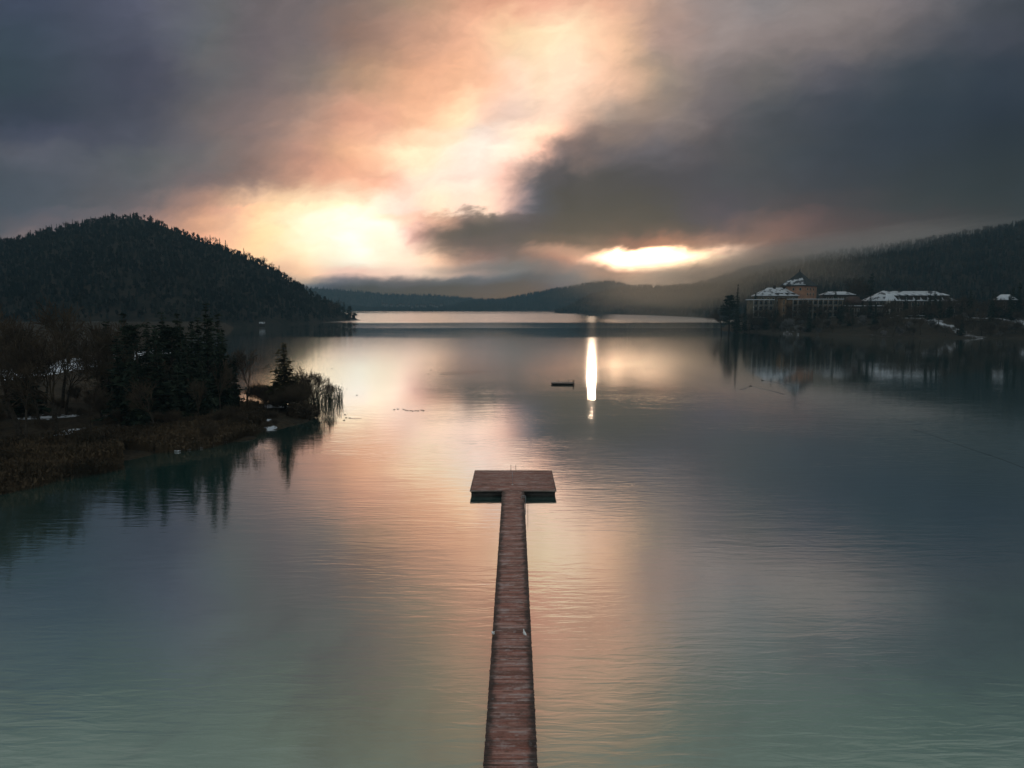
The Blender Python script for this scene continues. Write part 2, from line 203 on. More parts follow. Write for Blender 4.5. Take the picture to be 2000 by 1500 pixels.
    500: [[1.13,1.03,1.0],[1.25,1.13,1.08],[1.28,1.17,1.1],[1.28,1.21,1.13],[1.28,1.26,1.19],[1.23,1.27,1.21],[1.18,1.28,1.24],[1.15,1.29,1.27],[1.12,1.28,1.3],[1.15,1.3,1.33],[1.23,1.35,1.36],[1.4,1.45,1.43],[1.45,1.4,1.34],[1.22,1.11,1.07],[1.01,0.89,0.89],[0.95,0.84,0.86],[1.14,0.98,0.95],[1.34,1.14,1.06],[1.21,1.04,0.95],[0.99,0.83,0.75],[0.99,0.82,0.72],[1.13,0.97,0.83],[1.45,1.4,1.22],[1.45,1.45,1.45],[1.45,1.45,1.45],[1.25,1.07,0.99],[1.03,0.81,0.81],[0.94,0.7,0.7],[0.88,0.7,0.7],[0.81,0.7,0.7]],
    530: [[1.15,1.04,1.01],[1.26,1.14,1.08],[1.3,1.18,1.1],[1.3,1.22,1.14],[1.32,1.28,1.19],[1.3,1.28,1.2],[1.31,1.28,1.19],[1.45,1.44,1.31],[1.45,1.45,1.45],[1.45,1.45,1.45],[1.45,1.45,1.45],[1.45,1.45,1.45],[1.45,1.45,1.45],[1.45,1.45,1.45],[1.45,1.45,1.45],[1.45,1.45,1.44],[1.31,1.15,1.14],[1.28,1.14,1.14],[1.16,1.01,1.0],[1.0,0.85,0.83],[1.34,1.17,1.1],[1.45,1.45,1.44],[1.45,1.45,1.45],[1.45,1.45,1.45],[1.45,1.45,1.45],[1.37,1.21,1.1],[1.04,0.82,0.8],[0.95,0.7,0.7],[0.89,0.7,0.7],[0.81,0.7,0.7]],
    548: [[1.16,1.05,1.01],[1.27,1.15,1.08],[1.3,1.19,1.11],[1.32,1.23,1.14],[1.34,1.28,1.2],[1.31,1.28,1.22],[1.3,1.28,1.26],[1.22,1.26,1.28],[0.97,1.05,1.17],[0.79,0.89,1.01],[0.7,0.77,0.88],[0.7,0.72,0.83],[0.7,0.77,0.9],[0.7,0.86,1.03],[0.72,0.91,1.11],[0.71,0.91,1.09],[0.71,0.83,1.01],[0.9,1.02,1.2],[1.02,1.02,1.13],[1.0,0.9,0.94],[1.45,1.39,1.34],[1.45,1.45,1.45],[1.45,1.45,1.45],[1.45,1.45,1.45],[1.45,1.45,1.45],[1.45,1.3,1.18],[1.04,0.83,0.8],[0.96,0.7,0.7],[0.89,0.7,0.7],[0.81,0.7,0.7]],
    562: [[1.16,1.05,1.02],[1.27,1.15,1.08],[1.31,1.19,1.11],[1.32,1.23,1.15],[1.34,1.28,1.21],[1.31,1.28,1.24],[1.27,1.3,1.33],[1.03,1.16,1.28],[0.7,0.78,0.96],[0.7,0.7,0.7],[0.7,0.7,0.7],[0.7,0.7,0.7],[0.7,0.7,0.7],[0.7,0.7,0.73],[0.7,0.7,0.81],[0.7,0.7,0.81],[0.7,0.7,0.91],[0.7,0.94,1.28],[0.91,1.04,1.25],[0.98,0.94,1.02],[1.45,1.45,1.44],[1.45,1.45,1.45],[1.45,1.45,1.45],[1.45,1.45,1.45],[1.45,1.45,1.45],[1.45,1.34,1.21],[1.04,0.83,0.8],[0.96,0.7,0.7],[0.89,0.7,0.7],[0.81,0.7,0.7]],
    600: [[1.16,1.05,1.02],[1.27,1.15,1.08],[1.31,1.19,1.11],[1.32,1.23,1.15],[1.34,1.28,1.21],[1.3,1.28,1.24],[1.27,1.31,1.35],[0.99,1.14,1.28],[0.7,0.73,0.92],[0.7,0.7,0.7],[0.7,0.7,0.7],[0.7,0.7,0.7],[0.7,0.7,0.7],[0.7,0.7,0.7],[0.7,0.7,0.76],[0.7,0.7,0.76],[0.7,0.7,0.89],[0.7,0.93,1.3],[0.89,1.05,1.27],[0.98,0.95,1.03],[1.45,1.45,1.45],[1.45,1.45,1.45],[1.45,1.45,1.45],[1.45,1.45,1.45],[1.45,1.45,1.45],[1.45,1.35,1.22],[1.04,0.83,0.8],[0.96,0.7,0.7],[0.89,0.7,0.7],[0.81,0.7,0.7]],
}


def build_world():
    w = bpy.data.worlds.new('World')
    scene.world = w
    w.use_nodes = True
    t = NT(w.node_tree)
    t.n.clear()
    out = t.new('ShaderNodeOutputWorld')
    bg = t.new('ShaderNodeBackground')
    tc = t.new('ShaderNodeTexCoord')
    sep = t.new('ShaderNodeSeparateXYZ')
    t.l.new(tc.outputs['Generated'], sep.inputs[0])
    X, Y, Z = sep.outputs
    yy = t.math('MAXIMUM', Y, 0.16)
    u0 = t.math('DIVIDE', X, yy)
    v0 = t.math('DIVIDE', Z, yy)
    uv = t.xyz(u0, v0, 0.0)
    # domain warp: the clouds are wisps, not gradients; weaker towards the horizon
    st = t.xyz(t.math('ADD', u0, t.math('MULTIPLY', v0, -0.6)), t.math('MULTIPLY', v0, 1.5), 3.1)
    w1 = t.noise(st, 5.0, 5.0, 0.55, 0.3, 'Color')
    w2 = t.noise(st, 16.0, 6.0, 0.6, 0.4, 'Color')
    wv = t.vmath('ADD', t.vmath('SCALE', t.vmath('SUBTRACT', w1, (0.5, 0.5, 0.5)), scale=0.07),
                 t.vmath('SCALE', t.vmath('SUBTRACT', w2, (0.5, 0.5, 0.5)), scale=0.046))
    wv = t.vmath('MULTIPLY', wv, (1.1, 0.9, 0.0))
    amp = t.mr(v0, 0.0, 0.12, 0.35, 1.0)
    uvw = t.vmath('ADD', uv, t.vmath('SCALE', wv, scale=amp))
    s2 = t.new('ShaderNodeSeparateXYZ')
    t.l.new(uvw, s2.inputs[0])
    u, v = s2.outputs[0], s2.outputs[1]
    fu = t.mr(u, -1.0, 1.0, 0.0, 1.0, smooth=False)
    rows = sorted(SKY.keys(), reverse=True)      # bottom (600) first
    vs = [V_(py) for py in rows]
    # piecewise-linear row index
    idx = None
    for i in range(len(vs) - 1):
        seg = t.mr(v, vs[i], vs[i + 1], 0.0, 1.0, smooth=False)
        idx = seg if idx is None else t.math('ADD', idx, seg)
    total = None
    for i, py in enumerate(rows):
        cols = SKY[py]
        stops = []
        px_list = [x for x in XS]
        k_ = {-900: 2.0, -480: 1.45, -300: 1.2, -140: 1.0}.get(py, 0.8)
        side_l = tuple(k_ * c / 255 for c in ((80, 85, 85) if py < 0 else (78, 82, 90)))
        side_r = tuple(k_ * c / 255 for c in ((75, 81, 81) if py < 0 else (72, 78, 86)))
        stops.append((0.0, tuple(0.5 * c for c in side_l)))
        gn = GAIN.get(py)
        for i_, (x, c) in enumerate(zip(px_list, cols)):
            uu = U_(x, py)
            gg = gn[i_] if gn else (1, 1, 1)
            stops.append(((uu + 1) / 2, tuple(0.5 * k / 255 * q for k, q in zip(c, gg))))
        stops.append((1.0, tuple(0.5 * c for c in side_r)))
        stops = [s for s in stops if 0 <= s[0] <= 1]
        # one extra midpoint pair keeps gradients soft
        rc = t.ramp(fu, stops, 'B_SPLINE' if py < -200 else 'CARDINAL')
        d = t.math('ABSOLUTE', t.math('SUBTRACT', idx, float(i)))
        # partition of unity, C1: mix of narrow and wide Hann windows
        a = t.math('COSINE', t.math('MULTIPLY', t.math('MINIMUM', d, 1.0), math.pi))
        wn = t.math('MULTIPLY', t.math('ADD', a, 1.0), 0.5)
        b = t.math('COSINE', t.math('MULTIPLY', t.math('MINIMUM', d, 2.0), math.pi / 2))
        ww = t.math('MULTIPLY', t.math('ADD', b, 1.0), 0.25)
        wt = t.math('ADD', t.math('MULTIPLY', wn, 0.55), t.math('MULTIPLY', ww, 0.45))
        # end rows take the missing half
        if i == 0 or i == len(rows) - 1:
            wt = t.math('MULTIPLY', wt, 1.0)
        term = t.vmath('SCALE', rc, scale=wt)
        total = term if total is None else t.vmath('ADD', total, term)
        wsum = wt if i == 0 else t.math('ADD', wsum, wt)
    total = t.vmath('SCALE', total, scale=t.math('DIVIDE', 2.0, wsum))
    # wispy detail
    n1 = t.noise(t.xyz(t.math('ADD', u, t.math('MULTIPLY', v, -0.9)), t.math('MULTIPLY', v, 1.7), 0.7), 7.0, 8.0, 0.55, 0.2)
    n2 = t.noise(t.xyz(u, t.math('MULTIPLY', v, 2.4), 1.7), 24.0, 6.0, 0.6, 0.2)
    det = t.math('ADD', t.math('MULTIPLY', t.math('SUBTRACT', n1, 0.5), 0.28), t.math('MULTIPLY', t.math('SUBTRACT', n2, 0.5), 0.15))
    det = t.math('ADD', 1.0, det)
    total = t.vmath('SCALE', total, scale=det)

    # the break in the cloud low over the right-hand ridge, where the light pours out
    def blob(cx, cy, ax, ay, c, lo=1.25, hi=0.45, tilt=0.0):
        uu0, vv0 = U_(cx, cy), V_(cy)
        dx = t.math('DIVIDE', t.math('SUBTRACT', u, uu0), ax / F)
        dy = t.math('DIVIDE', t.math('SUBTRACT', t.math('SUBTRACT', v, vv0), t.math('MULTIPLY', t.math('SUBTRACT', u, uu0), tilt)), ay / F)
        dd = t.math('SQRT', t.math('ADD', t.math('MULTIPLY', dx, dx), t.math('MULTIPLY', dy, dy)))
        return t.mr(dd, hi, lo, 1.0, 0.0)
    g = blob(1300, 540, 170, 30, None, 1.6, 0.1)
    total = t.mix(t.math('MULTIPLY', g, 0.5), total, (1.02, 0.86, 0.74, 1))
    g = blob(1272, 503, 132, 22, None, 1.3, 0.35, 0.02)
    total = t.mix(g, total, (2.45, 2.02, 1.62, 1))
    g = blob(1100, 492, 70, 14, None, 1.4, 0.1)
    total = t.mix(t.math('MULTIPLY', g, 0.55), total, (0.92, 0.72, 0.60, 1))
    g = blob(735, 462, 42, 38, None, 1.5, 0.1)
    total = t.mix(t.math('MULTIPLY', g, 0.6), total, (1.22, 1.14, 0.98, 1))
    g = blob(960, 525, 120, 14, None, 1.4, 0.1, 0.0)
    total = t.mix(t.math('MULTIPLY', g, 0.6), total, (0.42, 0.42, 0.44, 1))
    total = t.vmath('MAXIMUM', total, (0.02, 0.02, 0.02))
    gam = t.new('ShaderNodeGamma')
    t.l.new(total, gam.inputs[0])
    gam.inputs[1].default_value = 2.2
    # clear-air scattering above the cloud: a physical sky at low strength
    sky = t.new('ShaderNodeTexSky', sky_type='NISHITA')
    sky.sun_disc = False
    sky.sun_elevation = sun_el
    sky.sun_rotation = sun_az
    sky.altitude = 600
    fin = t.vmath('ADD', gam.outputs[0], t.vmath('SCALE', sky.outputs[0], scale=0.004))
    t.l.new(fin, bg.inputs[0])
    bg.inputs[1].default_value = 1.0
    t.l.new(bg.outputs[0], out.inputs[0])
    w.cycles.sampling_method = 'MANUAL'
    w.cycles.sample_map_resolution = 1024


build_world()


# ------------------------------------------------------------------ object helpers
def link(o, parent=None):
    COL.objects.link(o)
    if parent is not None:
        o.parent = parent
    return o


def tag(o, label=None, cat=None, group=None, kind=None):
    if label:
        o['label'] = label
    if cat:
        o['category'] = cat
    if group:
        o['group'] = group
    if kind:
        o['kind'] = kind
    return o


def empty(name, loc=(0, 0, 0), rz=0.0, label=None, cat=None, group=None):
    o = bpy.data.objects.new(name, None)
    o.empty_display_size = 0.3
    o.location = loc
    o.rotation_euler = (0, 0, rz)
    link(o)
    return tag(o, label, cat, group)


class MB:
    """collects vertices and faces; build() links them as one mesh object"""

    def __init__(s):
        s.v = []
        s.q = []
        s.t = []
        s.n = 0

    def add(s, v, q=None, t=None):
        v = np.asarray(v, float).reshape(-1, 3)
        if q is not None and len(q):
            s.q.append(np.asarray(q, int).reshape(-1, 4) + s.n)
        if t is not None and len(t):
            s.t.append(np.asarray(t, int).reshape(-1, 3) + s.n)
        s.v.append(v)
        s.n += len(v)

    def box(s, x0, x1, y0, y1, z0, z1, rz=0.0, c=(0, 0)):
        v = np.array([[x, y, z] for z in (z0, z1) for (x, y) in ((x0, y0), (x1, y0), (x1, y1), (x0, y1))], float)
        if rz:
            cs, sn = math.cos(rz), math.sin(rz)
            x, y = v[:, 0] - c[0], v[:, 1] - c[1]
            v[:, 0], v[:, 1] = c[0] + cs * x - sn * y, c[1] + sn * x + cs * y
        s.add(v, [[3, 2, 1, 0], [4, 5, 6, 7], [0, 1, 5, 4], [1, 2, 6, 5], [2, 3, 7, 6], [3, 0, 4, 7]])

    def tube(s, pts, rad, k=8, cap=True):
        pts = [np.asarray(p, float) for p in pts]
        if not hasattr(rad, '__len__'):
            rad = [rad] * len(pts)
        rings = []
        for i, p in enumerate(pts):
            d = pts[min(i + 1, len(pts) - 1)] - pts[max(i - 1, 0)]
            d = d / (np.linalg.norm(d) + 1e-9)
            a = np.cross(d, [0, 0, 1.0] if abs(d[2]) < 0.9 else [1.0, 0, 0])
            a /= np.linalg.norm(a)
            b = np.cross(d, a)
            ang = np.arange(k) * 2 * math.pi / k
            rings.append(p + rad[i] * (np.cos(ang)[:, None] * a + np.sin(ang)[:, None] * b))
        v = np.vstack(rings)
        q = [[i * k + j, i * k + (j + 1) % k, (i + 1) * k + (j + 1) % k, (i + 1) * k + j] for i in range(len(pts) - 1) for j in range(k)]
        t = []
        if cap:
            v = np.vstack([v, pts[0], pts[-1]])
            n0 = len(v) - 2
            t = [[n0, (j + 1) % k, j] for j in range(k)] + [[n0 + 1, (len(pts) - 1) * k + j, (len(pts) - 1) * k + (j + 1) % k] for j in range(k)]
        s.add(v, q, t)

    def segs(s, p0, p1, r0, r1, k=3):
        """many straight tapered twigs at once"""
        p0, p1 = np.asarray(p0, float), np.asarray(p1, float)
        r0, r1 = np.asarray(r0, float)[:, None], np.asarray(r1, float)[:, None]
        d = p1 - p0
        d /= (np.linalg.norm(d, axis=1, keepdims=True) + 1e-9)
        ref = np.where(np.abs(d[:, 2:3]) < 0.9, np.array([[0, 0, 1.0]]), np.array([[1.0, 0, 0]]))
        a = np.cross(d, ref)
        a /= np.linalg.norm(a, axis=1, keepdims=True) + 1e-9
        b = np.cross(d, a)
        vs = []
        for (p, r) in ((p0, r0), (p1, r1)):
            for j in range(k):
                an = j * 2 * math.pi / k
                vs.append(p + r * (math.cos(an) * a + math.sin(an) * b))
        v = np.stack(vs, 1)                              # n, 2k, 3
        n = len(p0)
        q = np.array([[j, (j + 1) % k, k + (j + 1) % k, k + j] for j in range(k)])
        q = (q[None] + (np.arange(n) * 2 * k)[:, None, None]).reshape(-1, 4)
        s.add(v.reshape(-1, 3), q)

    def leaves(s, c, size, flat=0.6, rng=RNG, dirs=None):
        """small random triangles centred on c"""
        c = np.asarray(c, float)
        n = len(c)
        size = np.broadcast_to(np.asarray(size, float), (n,))
        o = rng.normal(size=(n, 3, 3))
        o[:, :, 2] *= flat
        o -= o.mean(1, keepdims=True)
        o *= (size / 1.2)[:, None, None]
        if dirs is not None:
            o += dirs[:, None, :] * (np.array([-0.5, 0.0, 0.9])[None, :, None]) * size[:, None, None]
        v = (c[:, None, :] + o).reshape(-1, 3)
        s.add(v, None, np.arange(n * 3).reshape(-1, 3))

    def build(s, name, mat=None, parent=None, smooth=False):
        me = bpy.data.meshes.new(name)
        v = np.vstack(s.v) if s.v else np.zeros((0, 3))
        q = np.vstack(s.q) if s.q else np.zeros((0, 4), int)
        t = np.vstack(s.t) if s.t else np.zeros((0, 3), int)
        me.vertices.add(len(v))
        me.vertices.foreach_set('co', v.ravel())
        loops = np.concatenate([q.ravel(), t.ravel()]).astype(np.int32)
        me.loops.add(len(loops))
        me.loops.foreach_set('vertex_index', loops)
        ls = np.concatenate([np.arange(len(q)) * 4, len(q) * 4 + np.arange(len(t)) * 3]).astype(np.int32)
        me.polygons.add(len(ls))
        me.polygons.foreach_set('loop_start', ls)
        me.update(calc_edges=True)
        me.validate()
        if smooth:
            me.polygons.foreach_set('use_smooth', np.ones(len(me.polygons), bool))
        if mat:
            me.materials.append(mat)
        o = bpy.data.objects.new(name, me)
        return link(o, parent)


def copy_tree(o, parent=None):
    c = o.copy()
    COL.objects.link(c)
    if parent is not None:
        c.parent = parent
    for ch in list(CH.get(o.name, [])) or [x for x in COL.objects if x.parent == o]:
        if ch != c:
            copy_tree(ch, c)
    return c


CH = {}


# ------------------------------------------------------------------ materials
def mat(name, color, rough=0.8, spec=0.3, vary=None, scale=1.0, detail=4, bump=0.0, metallic=0.0, vecscale=(1, 1, 1), lo=0.35, hi=0.65):
    m = bpy.data.materials.new(name)
    m.use_nodes = True
    t = NT(m.node_tree)
    p = t.n['Principled BSDF']
    p.inputs['Roughness'].default_value = rough
    p.inputs['Specular IOR Level'].default_value = spec
    p.inputs['Metallic'].default_value = metallic
    tc = t.new('ShaderNodeTexCoord')
    g = t.new('ShaderNodeNewGeometry')
    vec = t.vmath('MULTIPLY', g.outputs['Position'], vecscale)
    n = t.noise(vec, scale, detail, 0.6)
    if vary is not None:
        f = t.mr(n, lo, hi)
        t.l.new(t.mix(f, (*color, 1), (*vary, 1)), p.inputs['Base Color'])
    else:
        p.inputs['Base Color'].default_value = (*color, 1)
    if bump:
        b = t.new('ShaderNodeBump')
        b.inputs['Distance'].default_value = bump
        t.l.new(n, b.inputs['Height'])
        t.l.new(b.outputs[0], p.inputs['Normal'])
    return m


M = {}
M['needles'] = mat('dark_needles', (0.016, 0.026, 0.020), 0.9, 0.1, (0.034, 0.046, 0.030), 0.6)
M['needles_warm'] = mat('olive_needles', (0.035, 0.034, 0.018), 0.9, 0.1, (0.07, 0.06, 0.03), 0.7)
M['bark'] = mat('bark', (0.040, 0.032, 0.026), 0.9, 0.1, (0.075, 0.062, 0.05), 3.0)
M['twigs'] = mat('bare_twigs', (0.05, 0.038, 0.029), 0.9, 0.1, (0.10, 0.075, 0.052), 0.3)
M['twigs_frost'] = mat('frosted_twigs', (0.26, 0.25, 0.25), 0.9, 0.1, (0.09, 0.085, 0.08), 0.12)
M['reed'] = mat('dry_reed', (0.115, 0.08, 0.05), 0.9, 0.1, (0.035, 0.028, 0.02), 0.09)
M['forest'] = mat('forest_far', (0.009, 0.015, 0.014), 0.95, 0.05, (0.028, 0.031, 0.025), 0.02, 8, lo=0.40, hi=0.66)
M['forest_bare'] = mat('forest_bare', (0.035, 0.031, 0.026), 0.95, 0.05, (0.085, 0.075, 0.06), 0.02, 8)
M['snow'] = mat('snow', (0.70, 0.74, 0.80), 0.7, 0.2, (0.58, 0.62, 0.70), 0.5, 4)
M['ochre'] = mat('ochre_render', (0.25, 0.155, 0.085), 0.9, 0.1, (0.13, 0.085, 0.055), 0.2)
M['pink'] = mat('orange_render', (0.36, 0.195, 0.125), 0.9, 0.1, (0.25, 0.14, 0.10), 0.3)
M['pale'] = mat('pale_render', (0.55, 0.50, 0.45), 0.9, 0.1, (0.45, 0.42, 0.38), 0.5)
M['cream'] = mat('cream_render', (0.15, 0.125, 0.09), 0.9, 0.1, (0.085, 0.075, 0.06), 0.2)
M['darkwood'] = mat('dark_timber', (0.035, 0.028, 0.024), 0.8, 0.2, (0.06, 0.045, 0.035), 1.5)
M['shingle'] = mat('dark_shingles', (0.024, 0.030, 0.032), 0.8, 0.2, (0.045, 0.05, 0.05), 2.0)
M['brownroof'] = mat('brown_tiles', (0.09, 0.05, 0.04), 0.8, 0.2, (0.05, 0.035, 0.03), 2.0)
M['glass'] = mat('window_glass', (0.012, 0.016, 0.02), 0.12, 0.6)
M['frame'] = mat('window_frame', (0.55, 0.5, 0.42), 0.7, 0.2)
M['rail'] = mat('balcony_rail', (0.34, 0.33, 0.31), 0.7, 0.2)
M['steel'] = mat('galvanised_steel', (0.45, 0.46, 0.48), 0.4, 0.5, metallic=0.6)
M['rust'] = mat('rusty_steel', (0.10, 0.05, 0.03), 0.6, 0.4)
M['rope'] = mat('dark_rope', (0.012, 0.014, 0.018), 0.8, 0.2)
M['white'] = mat('white_feathers', (0.9, 0.9, 0.9), 0.8, 0.2)
M['greyf'] = mat('grey_feathers', (0.72, 0.73, 0.75), 0.8, 0.2)
M['beak'] = mat('yellow_beak', (0.55, 0.32, 0.05), 0.6, 0.3)
M['duck'] = mat('dark_plumage', (0.03, 0.026, 0.022), 0.8, 0.2, (0.06, 0.05, 0.04), 30)
M['stone'] = mat('shore_stone', (0.10, 0.10, 0.10), 0.9, 0.2, (0.2, 0.2, 0.2), 1.0, bump=0.1)
M['snow_roof'] = mat('snowy_roof', (0.55, 0.58, 0.63), 0.8, 0.2, (0.08, 0.08, 0.09), 0.22, 8, lo=0.50, hi=0.58)


def ground_mat():
    m = bpy.data.materials.new('winter_ground')
    m.use_nodes = True
    t = NT(m.node_tree)
    p = t.n['Principled BSDF']
    p.inputs['Roughness'].default_value = 0.95
    p.inputs['Specular IOR Level'].default_value = 0.1
    g = t.new('ShaderNodeNewGeometry')
    pos = g.outputs['Position']
    n1 = t.noise(pos, 0.15, 6, 0.6)
    n2 = t.noise(pos, 1.3, 5, 0.6)
    base = t.mix(t.mr(n1, 0.35, 0.65), (0.065, 0.048, 0.032, 1), (0.035, 0.03, 0.022, 1))
    base = t.mix(t.mr(n2, 0.4, 0.7), base, (0.022, 0.018, 0.014, 1))
    a = t.new('ShaderNodeAttribute', attribute_name='snow')
    th = t.math('ADD', t.math('MULTIPLY', t.noise(pos, 0.22, 8, 0.65), 0.6), t.math('MULTIPLY', n2, 0.4))
    f = t.mr(t.math('ADD', th, a.outputs['Fac']), 0.98, 1.04)
    col = t.mix(f, base, (0.66, 0.70, 0.78, 1))
    t.l.new(col, p.inputs['Base Color'])
    b = t.new('ShaderNodeBump')
    b.inputs['Distance'].default_value = 0.25
    t.l.new(n2, b.inputs['Height'])
    t.l.new(b.outputs[0], p.inputs['Normal'])
    return m


M['ground'] = ground_mat()


def water_mat():
    m = bpy.data.materials.new('lake_water')
    m.use_nodes = True
    t = NT(m.node_tree)
    t.n.clear()
    out = t.new('ShaderNodeOutputMaterial')
    g = t.new('ShaderNodeNewGeometry')
    pos = g.outputs['Position']
    sep = t.new('ShaderNodeSeparateXYZ')
    t.l.new(pos, sep.inputs[0])
    X, Y = sep.outputs[0], sep.outputs[1]
    # --- wind: a ruffled belt across the bay and lanes towards the far shore
    wob = t.math('MULTIPLY', t.math('SUBTRACT', t.noise(t.vmath('MULTIPLY', pos, (0.6, 1.0, 1.0)), 0.014, 7, 0.68), 0.5), 90.0)
    Yw = t.math('ADD', Y, wob)
    belt = t.math('MULTIPLY', t.mr(Yw, 178, 206), t.mr(Yw, 520, 470))
    ux = t.math('DIVIDE', X, t.math('MAXIMUM', Y, 1.0))
    belt = t.math('MULTIPLY', belt, t.mr(t.math('ADD', ux, t.math('MULTIPLY', wob, 0.0012)), 0.27, 0.36, 1.0, 0.0))
    lane_v = t.vmath('MULTIPLY', pos, (0.0007, 0.0042, 1.0))
    lanes = t.mr(t.noise(lane_v, 1.0, 5, 0.65, 0.4), 0.42, 0.62)
    lanes = t.math('MULTIPLY', lanes, t.mr(Y, 860, 1000))
    edge = t.math('MULTIPLY', t.mr(Y, 880, 1000), t.mr(Y, 2300, 1900))
    lanes = t.math('MAXIMUM', lanes, t.math('MULTIPLY', edge, 0.9))
    # lanes smoothed along the sun's bearing, added to dim the far glint
    calm = t.math('MULTIPLY', t.mr(ux, 0.075, 0.112), t.mr(ux, 0.153, 0.116))
    lanes = t.math('MULTIPLY', lanes, t.math('SUBTRACT', 1.0, t.math('MULTIPLY', calm, 0.88)))
    # a smooth slick in the ruffled belt
    sx, sy = G(900, 728).x, G(900, 728).y
    ex = t.math('DIVIDE', t.math('SUBTRACT', X, sx), 7.5)
    ey = t.math('DIVIDE', t.math('SUBTRACT', t.math('SUBTRACT', Y, sy), t.math('MULTIPLY', t.math('SUBTRACT', X, sx), 0.5)), 6.5)
    slick = t.mr(t.math('ADD', t.math('MULTIPLY', ex, ex), t.math('MULTIPLY', ey, ey)), 0.5, 1.3, 1.0, 0.0)
    belt = t.math('SUBTRACT', belt, t.math('MULTIPLY', slick, 1.5))
    ruf = t.math('ADD', belt, t.math('MULTIPLY', lanes, 4.6))
    # --- ripples
    p1 = t.vmath('MULTIPLY', pos, (0.33, 1.55, 1.0))
    r1 = t.noise(p1, 0.9, 3, 0.5, 0.6)
    p2 = t.vmath('MULTIPLY', pos, (0.22, 0.9, 1.0))
    r2 = t.noise(p2, 3.6, 3, 0.55, 0.3)
    p3 = t.vmath('MULTIPLY', pos, (0.09, 0.30, 1.0))
    r3 = t.noise(p3, 1.0, 2, 0.5, 0.4)
    act = t.mr(t.noise(t.vmath('MULTIPLY', pos, (0.02, 0.035, 1)), 1.0, 3, 0.55), 0.38, 0.66, 0.35, 1.0)
    hgt = t.math('ADD', t.math('MULTIPLY', r1, 0.028), t.math('MULTIPLY', r2, 0.0056))
    hgt = t.math('ADD', t.math('MULTIPLY', hgt, act), t.math('MULTIPLY', r3, 0.018))
    hgt = t.math('MULTIPLY', hgt, t.mr(Y, 60, 230, 1.0, 0.3))
    # constant slope added to the shading normal to shift the reflections downward
    hgt = t.math('ADD', hgt, t.math('MULTIPLY', t.math('MINIMUM', Y, 700.0), -0.0085))
    bump = t.new('ShaderNodeBump')
    bump.inputs['Strength'].default_value = 1.0
    bump.inputs['Distance'].default_value = 1.0
    t.l.new(hgt, bump.inputs['Height'])
    gl = t.new('ShaderNodeBsdfGlossy', distribution='GGX')
    gl.inputs['Color'].default_value = (0.97, 0.97, 0.97, 1)
    rough = t.math('MAXIMUM', t.math('ADD', 0.04, t.math('MULTIPLY', ruf, 0.05)), 0.012)
    t.l.new(rough, gl.inputs['Roughness'])
    t.l.new(bump.outputs[0], gl.inputs['Normal'])
    # --- the body of the water: turquoise over pale marl, weed beds as darker patches
    bd = t.new('ShaderNodeBsdfDiffuse')
    weed = t.mr(t.noise(t.vmath('MULTIPLY', pos, (0.05, 0.05, 1)), 1.0, 5, 0.6, 1.0), 0.42, 0.62)
    shal = t.mr(Y, 20, 75)
    c1 = t.mix(weed, (0.165, 0.335, 0.24, 1), (0.065, 0.175, 0.13, 1))
    c1 = t.mix(shal, c1, (0.03, 0.10, 0.09, 1))
    t.l.new(c1, bd.inputs['Color'])
    lw = t.new('ShaderNodeLayerWeight')
    lw.inputs['Blend'].default_value = 0.5
    t.l.new(bump.outputs[0], lw.inputs['Normal'])
    fr = t.math('ADD', 0.04, t.math('MULTIPLY', t.math('POWER', lw.outputs['Facing'], 1.08), 0.96), clamp=True)
    mx = t.new('ShaderNodeMixShader')
    t.l.new(fr, mx.inputs[0])
    t.l.new(bd.outputs[0], mx.inputs[1])
    t.l.new(gl.outputs[0], mx.inputs[2])
    t.l.new(mx.outputs[0], out.inputs[0])
    return m


M['water'] = water_mat()


